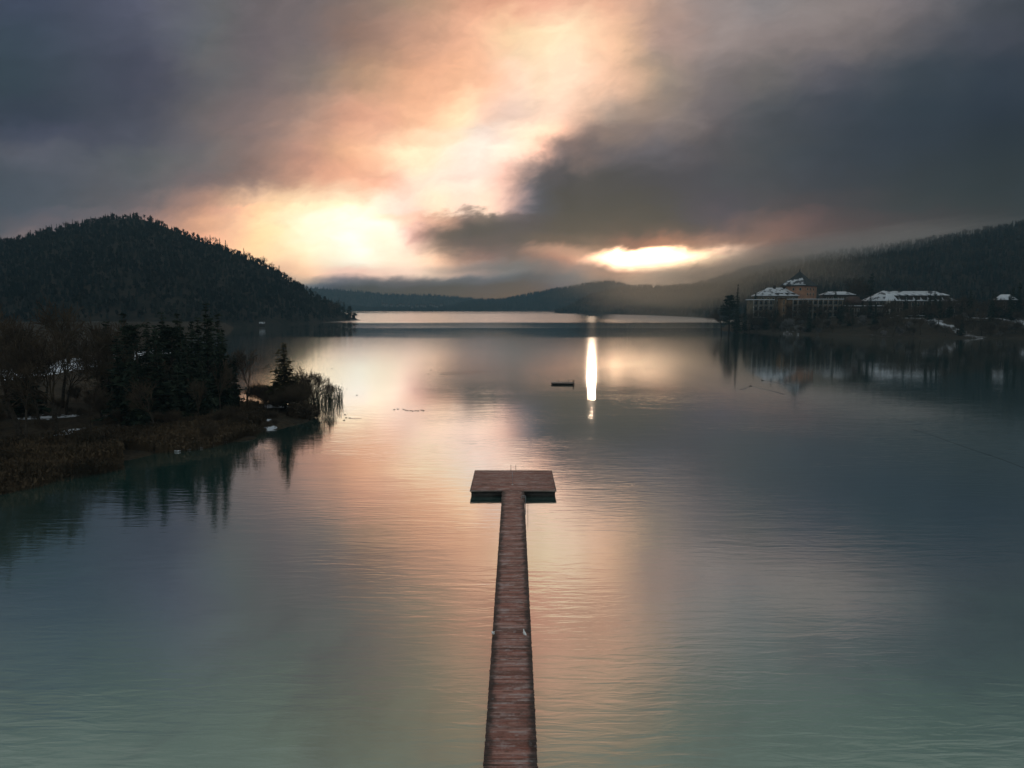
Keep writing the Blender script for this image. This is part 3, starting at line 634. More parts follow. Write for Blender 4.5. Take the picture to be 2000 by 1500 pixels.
def deck_mat(plain=False):
    m = bpy.data.materials.new('platform_boards' if plain else 'wet_boards')
    m.use_nodes = True
    t = NT(m.node_tree)
    p = t.n['Principled BSDF']
    tc = t.new('ShaderNodeTexCoord')
    o = tc.outputs['Object']
    sep = t.new('ShaderNodeSeparateXYZ')
    t.l.new(o, sep.inputs[0])
    X, Y = sep.outputs[0], sep.outputs[1]
    bi = t.math('FLOOR', t.math('DIVIDE', Y, 0.14))
    wn = t.new('ShaderNodeTexWhiteNoise', noise_dimensions='1D')
    t.l.new(bi, wn.inputs['W'])
    rnd = wn.outputs['Value']
    grp = t.noise(t.xyz(0.0, t.math('MULTIPLY', bi, 0.045), 0.0), 3.0, 6, 0.75)
    grp2 = t.noise(t.xyz(4.0, t.math('MULTIPLY', bi, 0.19), t.math('MULTIPLY', X, 0.25)), 2.0, 4, 0.7)
    grain = t.noise(t.vmath('MULTIPLY', o, (1.0, 14.0, 1.0)), 2.0, 5, 0.6)
    blot = t.noise(o, 1.6, 5, 0.62)
    base = t.mix(t.mr(grp, 0.36, 0.62), (0.42, 0.128, 0.088, 1), (0.50, 0.255, 0.215, 1))
    base = t.mix(t.math('MULTIPLY', rnd, 0.75), base, (0.08, 0.042, 0.034, 1))
    base = t.mix(t.mr(grain, 0.5, 0.75, 0.0, 0.6), base, (0.68, 0.56, 0.54, 1))
    base = t.mix(t.mr(grp2, 0.50, 0.66, 0.0, 0.65), base, (0.62, 0.50, 0.49, 1))
    base = t.mix(t.mr(grp2, 0.46, 0.32, 0.0, 0.7), base, (0.07, 0.04, 0.032, 1))
    # trodden centre is lighter than the algae-dark margins of the walkway
    ax = t.math('ABSOLUTE', X)
    marg = t.math('MULTIPLY', t.mr(t.math('ADD', ax, t.math('MULTIPLY', t.math('SUBTRACT', blot, 0.5), 1.0)), 0.72, 1.12), t.mr(ax, 1.22, 1.24, 1.0, 0.15))
    base = t.mix(t.math('MULTIPLY', marg, 0.0 if plain else 0.82), base, (0.030, 0.030, 0.028, 1))
    frost = t.math('MULTIPLY', t.mr(blot, 0.60, 0.72), t.mr(rnd, 0.3, 0.9))
    base = t.mix(t.math('MULTIPLY', frost, 0.45), base, (0.50, 0.46, 0.47, 1))
    t.l.new(base, p.inputs['Base Color'])
    t.l.new(t.mr(blot, 0.3, 0.7, 0.50, 0.7), p.inputs['Roughness'])
    p.inputs['Specular IOR Level'].default_value = 0.36
    b = t.new('ShaderNodeBump')
    b.inputs['Distance'].default_value = 0.004
    t.l.new(grain, b.inputs['Height'])
    t.l.new(b.outputs[0], p.inputs['Normal'])
    return m


M['deck'] = deck_mat()
M['deck_plain'] = deck_mat(True)
M['pile'] = mat('wet_pile', (0.02, 0.018, 0.016), 0.6, 0.4, (0.04, 0.035, 0.03), 2.0)
M['edge'] = mat('edge_board', (0.34, 0.28, 0.25), 0.6, 0.4, (0.22, 0.17, 0.15), 1.0)


# ------------------------------------------------------------------ water
b = MB()
b.add([[-9000, -3000, 0], [9000, -3000, 0], [9000, 9000, 0], [-9000, 9000, 0]], [[0, 1, 2, 3]])
lake = b.build('water', M['water'])
tag(lake, 'calm green lake water mirroring the sunrise clouds', 'water', kind='structure')


# ------------------------------------------------------------------ terrain
def poly_world(pp):
    return np.array([[G(x, y).x, G(x, y).y] for x, y in pp])


def signed_dist(P, poly):
    """positive inside"""
    n = len(poly)
    d = np.full(len(P), 1e9)
    inside = np.zeros(len(P), bool)
    for i in range(n):
        a, bb = poly[i], poly[(i + 1) % n]
        e = bb - a
        tt = np.clip(((P - a) @ e) / (e @ e + 1e-9), 0, 1)
        d = np.minimum(d, np.linalg.norm(P - a - tt[:, None] * e, axis=1))
        c = (a[1] > P[:, 1]) != (bb[1] > P[:, 1])
        xi = a[0] + (P[:, 1] - a[1]) / (e[1] if abs(e[1]) > 1e-9 else 1e-9) * e[0]
        inside ^= c & (P[:, 0] < xi)
    return np.where(inside, d, -d)


def vnoise(P, s, seed=0):
    """smooth value noise"""
    q = P / s + 37.1 * seed
    i = np.floor(q).astype(int)
    f = q - i
    f = f * f * (3 - 2 * f)

    def h(a, c):
        x = (a * 374761393 + c * 668265263 + seed * 144665) & 0xffffffff
        x = ((x ^ (x >> 13)) * 1274126177) & 0xffffffff
        return ((x ^ (x >> 16)) & 0xffff) / 65535.0
    a, c = i[:, 0], i[:, 1]
    return (h(a, c) * (1 - f[:, 0]) + h(a + 1, c) * f[:, 0]) * (1 - f[:, 1]) + (h(a, c + 1) * (1 - f[:, 0]) + h(a + 1, c + 1) * f[:, 0]) * f[:, 1]


PL = poly_world([(-900, 1110), (-300, 1015), (0, 950), (100, 930), (200, 910), (280, 895), (345, 882), (400, 876), (440, 866), (475, 857), (520, 843), (565, 836),
                 (600, 824), (616, 806), (603, 792), (560, 787), (500, 787), (455, 775), (400, 735), (350, 690), (335, 662), (380, 650), (440, 644),
                 (430, 634), (-900, 634)])
PR = poly_world([(1409, 643), (1440, 647), (1500, 650), (1560, 653), (1648, 656), (1750, 660), (1860, 660), (2000, 661), (2400, 676), (3400, 720),
                 (3400, 609), (1560, 609), (1500, 616), (1450, 625), (1425, 634)])


def h_left(P):
    P = np.atleast_2d(P)
    d = signed_dist(P, PL) + (vnoise(P, 6.0, 1) - 0.5) * 4.0
    z = np.where(d > 0, 0.9 * (1 - np.exp(-d / 6.0)) + np.clip((P[:, 1] - 180) / 400, 0, 1) * 5, 0.28 * d)
    return np.maximum(z, -2.5) + (vnoise(P, 3.0, 2) - 0.5) * 0.35 * (d > 0)


def h_right(P):
    P = np.atleast_2d(P)
    d = signed_dist(P, PR) + (vnoise(P, 14.0, 3) - 0.5) * 6.0
    s = np.clip(d / 72.0, 0, 1)
    z = np.where(d > 0, 0.5 + 11.5 * s * s * (3 - 2 * s), 0.2 * d)
    return np.maximum(z, -2.5) + (vnoise(P, 6.0, 4) - 0.5) * 0.8 * (d > 0)


def grid_land(name, xs, ys, hf, snowf, label):
    Xg, Yg = np.meshgrid(xs, ys)
    P = np.stack([Xg.ravel(), Yg.ravel()], 1)
    z = hf(P)
    nx, ny = len(xs), len(ys)
    idx = np.arange(nx * ny).reshape(ny, nx)
    q = np.stack([idx[:-1, :-1], idx[:-1, 1:], idx[1:, 1:], idx[1:, :-1]], -1).reshape(-1, 4)
    zq = z[q].max(1)
    q = q[zq > -2.4]
    b = MB()
    b.add(np.column_stack([P, z]), q)
    o = b.build(name, M['ground'], smooth=True)
    sn = snowf(P, z)
    at = o.data.attributes.new('snow', 'FLOAT', 'POINT')
    if len(o.data.vertices) == len(sn):
        at.data.foreach_set('value', sn.astype(np.float32))
    return tag(o, label, 'land', kind='structure')


def gb(P, px, py, rx, ry, z=0.5):
    """a soft patch centred where the photo shows (px, py)"""
    c = G(px, py, z)
    cx = abs(G(px + rx, py, z).x - c.x)
    cy = abs(G(px, py + ry, z).y - G(px, py - ry, z).y) / 2
    return np.exp(-(((P[:, 0] - c.x) / cx) ** 2 + ((P[:, 1] - c.y) / cy) ** 2))


def snow_left(P, z):
    s = np.full(len(P), 0.22)
    s += 0.62 * gb(P, 152, 718, 62, 34) + 0.25 * gb(P, 30, 735, 80, 25) + 0.3 * gb(P, 205, 700, 25, 18)
    s += 0.30 * gb(P, 90, 818, 110, 12) + 0.34 * gb(P, 270, 815, 60, 8) + 0.25 * gb(P, 500, 825, 40, 10)
    s += 0.9 * gb(P, 124, 850, 9, 14) + 0.9 * gb(P, 142, 880, 9, 12)
    s += 0.90 * gb(P, 395, 873, 44, 5) + 0.28 * gb(P, 300, 862, 40, 5) + 0.5 * gb(P, 535, 795, 28, 6)
    s += 0.46 * gb(P, 505, 822, 16, 4) + 0.44 * gb(P, 530, 833, 14, 3)
    s += 0.25 * gb(P, 215, 638, 60, 3) + 0.25 * gb(P, 480, 641, 40, 2)
    return s


def snow_right(P, z):
    s = np.full(len(P), 0.315)
    s += 0.17 * gb(P, 1905, 631, 26, 5, 8) + 0.14 * gb(P, 1962, 633, 22, 5, 8)
    s += 0.24 * gb(P, 1796, 632, 18, 6, 8) + 0.12 * gb(P, 1540, 647, 50, 2, 2) + 0.10 * gb(P, 1700, 655, 60, 2, 1)
    s += 0.25 * gb(P, 1780, 611, 60, 4, 9)
    return s


grid_land('ground', np.concatenate([np.arange(-1000, -130, 8.0), np.arange(-130, -18, 1.1)]),
          np.concatenate([np.arange(48, 165, 1.1), np.arange(165, 300, 3.0), np.arange(300, 900, 12.0)]), h_left, snow_left,
          'snow-patched brown lowland and reedy spit on the left shore')
grid_land('ground', np.concatenate([np.arange(150, 520, 3.0), np.arange(520, 1700, 16.0)]),
          np.concatenate([np.arange(280, 740, 3.0), np.arange(740, 1400, 14.0)]), h_right, snow_right,
          'wooded headland with snow patches on the right shore')


def interp(x, pts):
    a = np.array(pts, float)
    return np.interp(x, a[:, 0], a[:, 1])


HILLS = {}


def hill(name, cols, sky, ridgeY, shoreY, tree, label, nrow=46, rough=6.0, seed=1, back=0.5, pw=0.8):
    """a hill whose crest stands at ridgeY and foot at shoreY along each sight line"""
    u = np.array([U_(c, 588) for c in cols])
    top = np.array([V_(s) for s in interp(cols, sky)])
    Yr = interp(cols, ridgeY)
    Ys = interp(cols, shoreY)
    zr = np.maximum(H + top * Yr - tree, 1.0)
    rows = np.linspace(0, 1.0 + back, nrow)
    V = []
    for r in rows:
        Yv = Ys + (Yr - Ys) * r
        if r <= 1:
            pz = math.sin(r * math.pi / 2) ** (1 / pw) if False else (r ** pw) * (1.0)
            # keep below the sight line to the crest
            z = -1.0 + (zr + 1.0) * pz
            z = np.minimum(z, H + (zr - H) * Yv / Yr) if r < 1 else z
        else:
            z = zr * (1 - 0.9 * ((r - 1) / back) ** 1.5) - 1
        P = np.stack([u * Yv, Yv], 1)
        nz = (vnoise(P, 60, seed) - 0.5) * rough * min(1, 4 * r) * (1.0 if r < 0.9 else 0.3)
        V.append(np.stack([u * Yv, Yv, z + nz], 1))
    V = np.array(V)
    nr, nc = V.shape[:2]
    idx = np.arange(nr * nc).reshape(nr, nc)
    q = np.stack([idx[:-1, :-1], idx[:-1, 1:], idx[1:, 1:], idx[1:, :-1]], -1).reshape(-1, 4)
    b = MB()
    b.add(V.reshape(-1, 3), q)
    o = b.build(name, M['forestfloor'], smooth=True)
    HILLS[label] = V
    return tag(o, label, 'hill', kind='structure'), V


M['forestfloor'] = mat('forest_floor', (0.020, 0.020, 0.017), 0.95, 0.05, (0.045, 0.038, 0.03), 0.05, 6)


# ---- templates for the far woods
def tmpl_conifer(rng, tiers=4, k=6):
    v, t = [], []
    for i in range(tiers):
        z0 = 0.10 + 0.78 * i / tiers
        z1 = min(z0 + 0.42, 1.0) if i < tiers - 1 else 1.0
        r = 0.19 * (1 - i / tiers * 0.86)
        n = len(v)
        for j in range(k):
            a = (j + 0.5 * (i % 2)) * 2 * math.pi / k
            rr = r * rng.uniform(0.6, 1.25)
            v.append([rr * math.cos(a), rr * math.sin(a), z0 + rng.uniform(-0.05, 0.02)])
        v.append([rng.normal() * 0.006, rng.normal() * 0.006, z1])
        for j in range(k):
            t.append([n + j, n + (j + 1) % k, n + k])
    n = len(v)
    v += [[0.015, 0, 0], [-0.01, 0.012, 0], [-0.01, -0.012, 0], [0, 0, 0.6]]
    t += [[n, n + 1, n + 3], [n + 1, n + 2, n + 3], [n + 2, n, n + 3]]
    return np.array(v), np.array(t)


def tmpl_bare(rng, m=34):
    v, t = [], []
    for i in range(m):
        a = rng.normal(size=3)
        a /= np.linalg.norm(a)
        c = np.array([0, 0, 0.66]) + a * rng.uniform(0.5, 1) * np.array([0.24, 0.24, 0.32])
        root = np.array([0, 0, rng.uniform(0.3, 0.5)])
        s = np.cross(a, rng.normal(size=3)) * 0.022
        n = len(v)
        v += [list(root), list(c + s), list(c - s)]
        t.append([n, n + 1, n + 2])
        for _ in range(2):
            s = rng.normal(size=(3, 3)) * 0.035
            n = len(v)
            v += [list(c + x) for x in s]
            t.append([n, n + 1, n + 2])
    n = len(v)
    v += [[0.02, 0, 0], [-0.012, 0.016, 0], [-0.012, -0.016, 0], [0, 0, 0.75]]
    t += [[n, n + 1, n + 3], [n + 1, n + 2, n + 3], [n + 2, n, n + 3]]
    return np.array(v), np.array(t)


rt = np.random.default_rng(3)
TC = [tmpl_conifer(rt) for _ in range(6)]
TB = [tmpl_bare(rt) for _ in range(5)]


def scatter(name, pos, hgt, tmpls, material, label, rng, wid=1.0):
    b = MB()
    which = rng.integers(0, len(tmpls), len(pos))
    for k, (tv, tt) in enumerate(tmpls):
        m = which == k
        if not m.any():
            continue
        p, h = pos[m], hgt[m]
        a = rng.uniform(0, 2 * math.pi, len(p))
        ca, sa = np.cos(a), np.sin(a)
        w = h * rng.uniform(0.8, 1.25, len(p)) * wid
        x = (tv[None, :, 0] * ca[:, None] - tv[None, :, 1] * sa[:, None]) * w[:, None] + p[:, 0:1]
        y = (tv[None, :, 0] * sa[:, None] + tv[None, :, 1] * ca[:, None]) * w[:, None] + p[:, 1:2]
        z = tv[None, :, 2] * h[:, None] + p[:, 2:3]
        v = np.stack([x, y, z], -1).reshape(-1, 3)
        t = (tt[None] + (np.arange(len(p)) * len(tv))[:, None, None]).reshape(-1, 3)
        b.add(v, None, t)
    o = b.build(name, material)
    return tag(o, label, 'forest', kind='stuff')


def on_hill(V, n, rng, rmax=1.08, rmin=0.02, back=0.5, u0=0.0, u1=1.0):
    """random points on a hill's near slope, density even in ground area"""
    nr, nc = V.shape[:2]
    out = []
    span = np.linalg.norm(V[-1] - V[0], axis=1)
    w = span * V[0, :, 1]
    cdf = np.cumsum(w) / w.sum()
    cu = np.interp(rng.uniform(0, 1, n), cdf, np.arange(nc))
    cu = np.clip(u0 * nc + (u1 - u0) * cu, 0, nc - 1.001)
    rr = rng.uniform(rmin, rmax, n) / (1 + back) * (nr - 1)
    i, j = np.floor(rr).astype(int), np.floor(cu).astype(int)
    fi, fj = (rr - i)[:, None], (cu - j)[:, None]
    P = (V[i, j] * (1 - fj) + V[i, j + 1] * fj) * (1 - fi) + (V[i + 1, j] * (1 - fj) + V[i + 1, j + 1] * fj) * fi
    return P


# left hill
cl = np.arange(-900, 706, 12.0)
hl, VL = hill('hill', cl, [(-900, 500), (-300, 475), (0, 462), (60, 456), (75, 448), (150, 432), (200, 421), (240, 414), (270, 414), (310, 422), (340, 435), (400, 460), (440, 476),
                           (480, 492), (520, 508), (550, 526), (580, 548), (610, 566), (640, 582), (665, 596), (690, 614), (700, 622)],
              [(-900, 1080), (260, 1120), (600, 1120), (690, 1125), (705, 1128)], [(-900, 720), (300, 710), (440, 712), (600, 880), (690, 1095), (705, 1112)], 10,
              'dark forested hill rising on the left', seed=5)
rg = np.random.default_rng(11)
P = on_hill(VL, 11500, rg, 1.06)
scatter('forest', P[:4500], rg.uniform(7, 12.5, 4500), TC, M['forest'], 'dense dark conifer wood covering the left hill', rg)
scatter('forest', P[4500:], rg.uniform(7, 12, 7000), TB, M['forest'], 'leafless broadleaf trees mixed through the left hillside wood', rg)

# right hill with the sunlit ridge
cr = np.arange(1085, 3200, 14.0)
hr, VR = hill('hill', cr, [(1085, 608), (1100, 600), (1125, 588), (1150, 574), (1190, 563), (1240, 556), (1300, 556), (1350, 553), (1400, 540), (1440, 524), (1500, 508), (1600, 493),
                           (1700, 478), (1800, 464), (1900, 447), (2000, 428), (2300, 395), (3200, 380)],
              [(1085, 2350), (1200, 2250), (1400, 1850), (1600, 1500), (2000, 1320), (3200, 1250)], [(1085, 2250), (1150, 2000), (1250, 1760), (1400, 1245), (1500, 1000), (2000, 850), (3200, 820)], 10,
              'long wooded hillside rising to the right behind the hotel', seed=8, rough=10)
P = on_hill(VR, 17000, rg, 1.04)
scatter('forest', P[:11000], rg.uniform(8, 15, 11000), TC, M['forest'], 'dark conifer wood on the right hillside', rg)
scatter('forest', P[11000:], rg.uniform(9, 15, 6000), TB, M['forest_bare'], 'grey leafless trees scattered through the right hillside wood', rg)

# far hills
cf = np.arange(560, 1340, 12.0)
hf1, VF1 = hill('hill', cf, [(560, 590), (680, 594), (720, 600), (800, 598), (880, 596), (905, 588), (940, 582), (975, 583), (1000, 578), (1040, 570), (1080, 562), (1120, 555), (1160, 548), (1200, 546), (1250, 562), (1290, 585), (1340, 600)],
                [(560, 3500), (1000, 3700), (1340, 3500)], [(560, 3000), (1340, 2950)], 14, 'dark humped hill beyond the far end of the lake', nrow=24, seed=9)
P = on_hill(VF1, 9000, rg, 1.05)
scatter('forest', P, rg.uniform(12, 20, 9000), TC, M['forest'], 'blue-dark wood along the far shore', rg)
hf2, VF2 = hill('hill', np.arange(420, 1100, 12.0), [(420, 560), (620, 560), (700, 566), (760, 572), (850, 574), (900, 578), (960, 586), (1100, 600)],
                [(420, 4700), (1100, 4700)], [(420, 3900), (1100, 3900)], 14, 'faint blue ridge far behind the lake under the cloud', nrow=16, seed=10)
P = on_hill(VF2, 4000, rg, 1.05)
scatter('forest', P, rg.uniform(14, 22, 4000), TC, M['forest'], 'misty wood on the farthest ridge', rg)


# ------------------------------------------------------------------ trees
def spruce_mesh(h, r, seed, dens=1.0, base=0.06, power=0.85):
    g = np.random.default_rng(seed)
    tr = MB()
    tr.tube([(0, 0, -0.6), (g.normal() * .05, g.normal() * .05, h * .5), (0, 0, h * 0.985)], [h * .012 + .06, h * .007 + .03, .02], 6)
    cr_ = MB()
    nz = int(h * 3.4 * dens)
    P0, P1, C, S, D = [], [], [], [], []
    for i in range(nz):
        f = (i + g.uniform(-.3, .3)) / nz
        f = min(max(f, 0), 1)
        z = h * (base + (1 - base) * f)
        L = r * ((1 - f) ** power) * (0.75 + 0.25 * math.sin(i * 2.1)) + 0.12
        nb = max(3, int(7 * (0.5 + 0.5 * (1 - f))))
        a0 = g.uniform(0, 6.28)
        for j in range(nb):
            a = a0 + j * 2 * math.pi / nb + g.normal() * .25
            l = L * g.uniform(.55, 1.12)
            d = np.array([math.cos(a), math.sin(a), -0.28 + 0.5 * f])
            p0 = np.array([0, 0, z])
            p1 = p0 + d * l + np.array([0, 0, 0.12 * l])
            P0.append(p0)
            P1.append(p1)
            m = max(3, int(l * 5.5))
            for s in np.linspace(.15, 1.0, m):
                C.append(p0 + (p1 - p0) * s + g.normal(size=3) * np.array([.08, .08, .05]) * (0.5 + l * .3))
                S.append((0.26 + 0.20 * l * (1 - .4 * s)) * g.uniform(.6, 1.1))
                D.append(d * 0.5 + np.array([0, 0, -.35]))
    cr_.segs(P0, P1, np.full(len(P0), .025), np.full(len(P0), .008))
    cr_.leaves(C, S, 0.45, g, np.array(D))
    return tr, cr_


def pine_mesh(h, r, seed):
    g = np.random.default_rng(seed)
    tr = MB()
    tr.tube([(0, 0, -0.6), (0.1, 0, h * .4), (g.normal() * .3, g.normal() * .3, h * 0.93)], [.32, .24, .06], 8)
    cr_ = MB()
    C, S, P0, P1 = [], [], [], []
    n = 58
    for i in range(n):
        f = i / n
        z = h * (0.25 + 0.72 * f)
        a = g.uniform(0, 6.28)
        prof = math.sin(math.pi * min(1, (0.16 + 0.84 * (1 - f)) ** 0.9)) ** .6 if f > .2 else .8
        l = r * max(.25, prof * (1.05 - f * .75)) * g.uniform(.6, 1.1)
        p0 = np.array([0, 0, z])
        p1 = p0 + np.array([math.cos(a) * l, math.sin(a) * l, g.uniform(-.05, .22) * l])
        P0.append(p0)
        P1.append(p1)
        for s in (0.45, 0.7, 0.9, 1.02):
            m = 22
            c = p0 + (p1 - p0) * s
            q = g.normal(size=(m, 3)) * np.array([.55, .55, .22]) * (0.6 + l * .12)
            C += list(c + q)
            S += list(g.uniform(.14, .34, m))
    cr_.segs(P0, P1, np.full(n, .09), np.full(n, .03))
    cr_.leaves(C, S, 0.5, g)
    return tr, cr_


def bare_mesh(h, seed, spread=0.55, stems=1, twig=0.022, levels=5, trunk_f=0.28, r0=None, up=0.25):
    g = np.random.default_rng(seed)
    T0, T1, A, B = [], [], [], []
    C0, C1, CA, CB = [], [], [], []

    def grow(p, d, l, r, lev):
        k = 3 if lev < 3 else 2
        q = p
        for _ in range(k):
            d2 = d + g.normal(size=3) * (0.07 if lev == 0 else .16)
            d2 = d2 + np.array([0, 0, up * 0.25])
            d2 /= np.linalg.norm(d2)
            n = q + d2 * l / k
            r2 = max(r * .86, twig * .6)
            (T0 if lev == 0 else C0).append(q)
            (T1 if lev == 0 else C1).append(n)
            (A if lev == 0 else CA).append(r)
            (B if lev == 0 else CB).append(r2)
            q, r, d = n, r2, d2
            if lev >= 1 and lev < levels and _ < k - 1:
                side(q, d, l, r, lev)
        if lev < levels:
            for _ in range(3 if lev < 2 else 2):
                side(q, d, l, r, lev)

    def side(q, d, l, r, lev):
        a = g.normal(size=3)
        a -= d * (a @ d)
        a /= np.linalg.norm(a) + 1e-9
        s = g.uniform(.7, 1.2) * spread
        nd = d + a * s
        nd /= np.linalg.norm(nd)
        grow(q, nd, l * g.uniform(.58, .82), max(r * g.uniform(.5, .7), twig * .7), lev + 1)
    for i in range(stems):
        d = np.array([g.normal() * .12 * (stems > 1), g.normal() * .12 * (stems > 1), 1.0])
        d /= np.linalg.norm(d)
        grow(np.array([g.normal() * .25 * (stems > 1), g.normal() * .25 * (stems > 1), -0.4]), d, h * trunk_f, r0 or h * .016, 0)
    tr, cr_ = MB(), MB()
    tr.segs(T0, T1, A, B, 6)
    cr_.segs(C0, C1, CA, CB, 3)
    zmax = max(np.array(C1)[:, 2].max(), 0.1)
    s = h / zmax
    for m in (tr, cr_):
        m.v = [v * np.array([s, s, s]) for v in m.v]
    return tr, cr_


PROTO = {}


def proto(key, meshes, crown_mat):
    """mesh data for a kind of tree, used by every tree of that kind"""
    tr, cr_ = meshes
    a = tr.build('trunk', M['bark'])
    c = cr_.build('crown', M[crown_mat])
    PROTO[key] = (a.data, c.data)
    bpy.data.objects.remove(a)
    bpy.data.objects.remove(c)


def shrub(key, loc, scale, rz, label, group=None):
    o = bpy.data.objects.new('bare_shrub', PROTO[key])
    o.location = loc
    o.rotation_euler = (0, 0, rz)
    o.scale = (scale, scale, scale)
    link(o)
    return tag(o, label, 'shrub', group)


def proto1(key, meshes, m):
    tr, cr_ = meshes
    cr_.add(np.vstack(tr.v), np.vstack(tr.q))
    o = cr_.build('shrub', M[m])
    PROTO[key] = o.data
    bpy.data.objects.remove(o)


def tree(key, name, loc, scale, rz, label, cat='tree', group=None, sx=None, crown_mat=None):
    root = empty(name, loc, rz, label, cat, group)
    root.scale = ((sx or scale), (sx or scale), scale)
    tm, cm = PROTO[key]
    link(bpy.data.objects.new('trunk', tm), root)
    link(bpy.data.objects.new('crown', cm), root)
    return root


for k in range(4):
    proto('spruce%d' % k, spruce_mesh(10, 2.0, 20 + k, 1.0), 'needles')
proto('spruce_open', spruce_mesh(14, 3.1, 41, 1.0, 0.10, 0.75), 'needles_warm')
proto('spruce_narrow', spruce_mesh(30, 3.4, 44, .8, 0.05, 0.8), 'needles')
proto('pine', pine_mesh(17, 6.0, 51), 'needles')
proto('pine1', pine_mesh(14, 4.0, 52), 'needles')
for k in range(4):
    proto('bare%d' % k, bare_mesh(12, 60 + k, 0.62, levels=5, twig=.034, trunk_f=.24), 'twigs')
proto('bare_wide', bare_mesh(15, 71, 0.6, levels=6, trunk_f=.15, twig=.03), 'twigs')
for k in range(3):
    proto1('shrub%d' % k, bare_mesh(4, 80 + k, 0.5, stems=6, levels=4, trunk_f=.34, r0=.03, twig=.014, up=.3), 'twigs')
for k in range(2):
    proto1('frost%d' % k, bare_mesh(6, 90 + k, 0.7, stems=5, levels=4, trunk_f=.2, r0=.07, twig=.05, up=.2), 'twigs_frost')


def zl(X, Y):
    return float(h_left([[X, Y]])[0])


def zr_(X, Y):
    return float(h_right([[X, Y]])[0])


def place(key, name, px, Y, top, zf, label, group=None, hk=10.0, wide=1.0, cat='tree', hmin=None):
    """stand a tree at distance Y so that its top reaches the height the photo shows"""
    Y = YN(Y)
    x = U_(px, 600) * Y
    z = zf(x, Y)
    ht = H + V_(top) * Y - z
    if hmin:
        ht = max(ht, hmin)
    s = ht / hk
    return tree(key, name, (x, Y, z - 0.05), s, random.uniform(0, 6.28), label, cat, group, sx=s * wide)


# --- the named trees of the left spit
place('spruce_open', 'spruce_tree', 551, 137, 668, zl, 'lone open-branched spruce standing clear at the tip of the left spit', hk=14, wide=1.45)
place('spruce1', 'spruce_tree', 402, 134, 590, zl, 'tallest dark spruce rising from the middle of the left grove', hk=10, wide=.9)
place('spruce2', 'spruce_tree', 424, 131, 612, zl, 'second dark spruce just right of the tallest spruce in the grove', hk=10, wide=.85)
place('pine', 'pine_tree', 262, 128, 628, zl, 'broad dark pine with a wide layered crown left of the tall spruces', hk=17, wide=1.05)
place('pine1', 'pine_tree', 330, 138, 632, zl, 'smaller dark pine wedged between the broad pine and the tall spruces', hk=14, wide=1.1)
place('bare_wide', 'bare_tree', 92, 112, 640, zl, 'bare many-stemmed tree with upright limbs near the left edge', hk=15, wide=.9)
place('bare2', 'bare_tree', 20, 108, 612, zl, 'bare brown tree at the very left edge of the grove', hk=12, wide=1.1)
place('bare1', 'bare_tree', 183, 122, 655, zl, 'slim bare tree beside the snowy gap in the left grove', hk=12, wide=.8)
place('bare3', 'bare_tree', 474, 142, 676, zl, 'bare round-crowned tree at the right end of the left grove', hk=12, wide=1.05)
place('spruce3', 'spruce_tree', 453, 139, 692, zl, 'narrow spruce in front of the bare round-crowned tree', hk=10, wide=.7)

# --- the mass of the grove
grp = 'trees crowded together in the left grove'
sp = [(-160, 118, 600), (-110, 126, 608), (-60, 122, 618), (40, 128, 640), (205, 142, 640), (225, 120, 668), (240, 150, 625), (285, 150, 640), (300, 122, 655), (315, 146, 622),
      (345, 150, 625), (360, 124, 660), (372, 142, 640), (385, 150, 632), (410, 148, 640), (432, 144, 655), (300, 134, 648), (350, 132, 640), (390, 120, 700), (250, 116, 705), (340, 118, 715)]
for i, (px, Y, top) in enumerate(sp):
    place('spruce%d' % (i % 4), 'spruce_tree', px, Y, top - (14 if px > 180 else 0), zl, 'dark spruce merged into the crowded left grove', grp, wide=random.uniform(.85, 1.2))
br = [(-140, 100, 600), (-90, 108, 610), (-40, 116, 630), (5, 124, 650), (55, 132, 668), (75, 140, 690), (115, 128, 690), (215, 132, 690), (160, 110, 735), (30, 104, 700), (290, 112, 730),
      (60, 118, 700), (420, 128, 700), (440, 150, 680), (320, 128, 690), (375, 118, 735), (-20, 130, 640), (240, 138, 660), (20, 150, 690), (108, 136, 622), (186, 142, 636), (196, 136, 626), (212, 140, 610), (232, 138, 622)]
for i, (px, Y, top) in enumerate(br):
    place('bare%d' % (i % 4), 'bare_tree', px, Y, top - (44 if px < 120 else 0), zl, 'leafless tree merged into the crowded left grove', 'leafless trees in the left grove', hk=12, wide=random.uniform(.6, .95))

for i, (px, Y, top) in enumerate([(512, 141, 742), (527, 139, 748), (536, 141, 738), (576, 142, 726), (588, 143, 714), (598, 143, 712), (607, 144, 722), (618, 145, 726), (629, 146, 738), (641, 147, 744)]):
    Yv = YN(Y)
    x_ = U_(px, 600) * Yv
    z_ = max(zl(x_, Yv), -.3)
    hh = H + V_(top) * Yv - z_
    tree('bare%d' % (i % 4), 'bare_tree', (x_, Yv, z_), hh / 12, i * 1.3, 'thin leafless sapling at the tip of the left spit', 'tree', 'saplings on the spit tip', sx=hh / 12 * .9)

# --- shrubs along the spit
sh = []
rs = np.random.default_rng(5)
for i in range(36):
    px = rs.uniform(480, 605)
    Y = rs.uniform(131, 148)
    sh.append((px, Y, rs.uniform(3.0, 5.4) * (1.3 if 560 < px < 600 else 1)))
for i in range(70):
    px = rs.uniform(-60, 520)
    sh.append((px, rs.uniform(104, 150), rs.uniform(1.8, 4.0)))
for i in range(26):
    px = rs.uniform(330, 530)
    sh.append((px, rs.uniform(112, 122), rs.uniform(1.5, 2.6)))
for i, (px, Y, hh) in enumerate(sh):
    Y = YN(Y)
    x = U_(px, 600) * Y
    if signed_dist(np.array([[x, Y]]), PL)[0] < 0.6:
        continue
    shrub('shrub%d' % (i % 3), (x, Y, zl(x, Y) - .05), hh / 4, random.uniform(0, 6.28), 'leafless brown shrub in the thicket below the left grove', 'shrubs on the left spit')
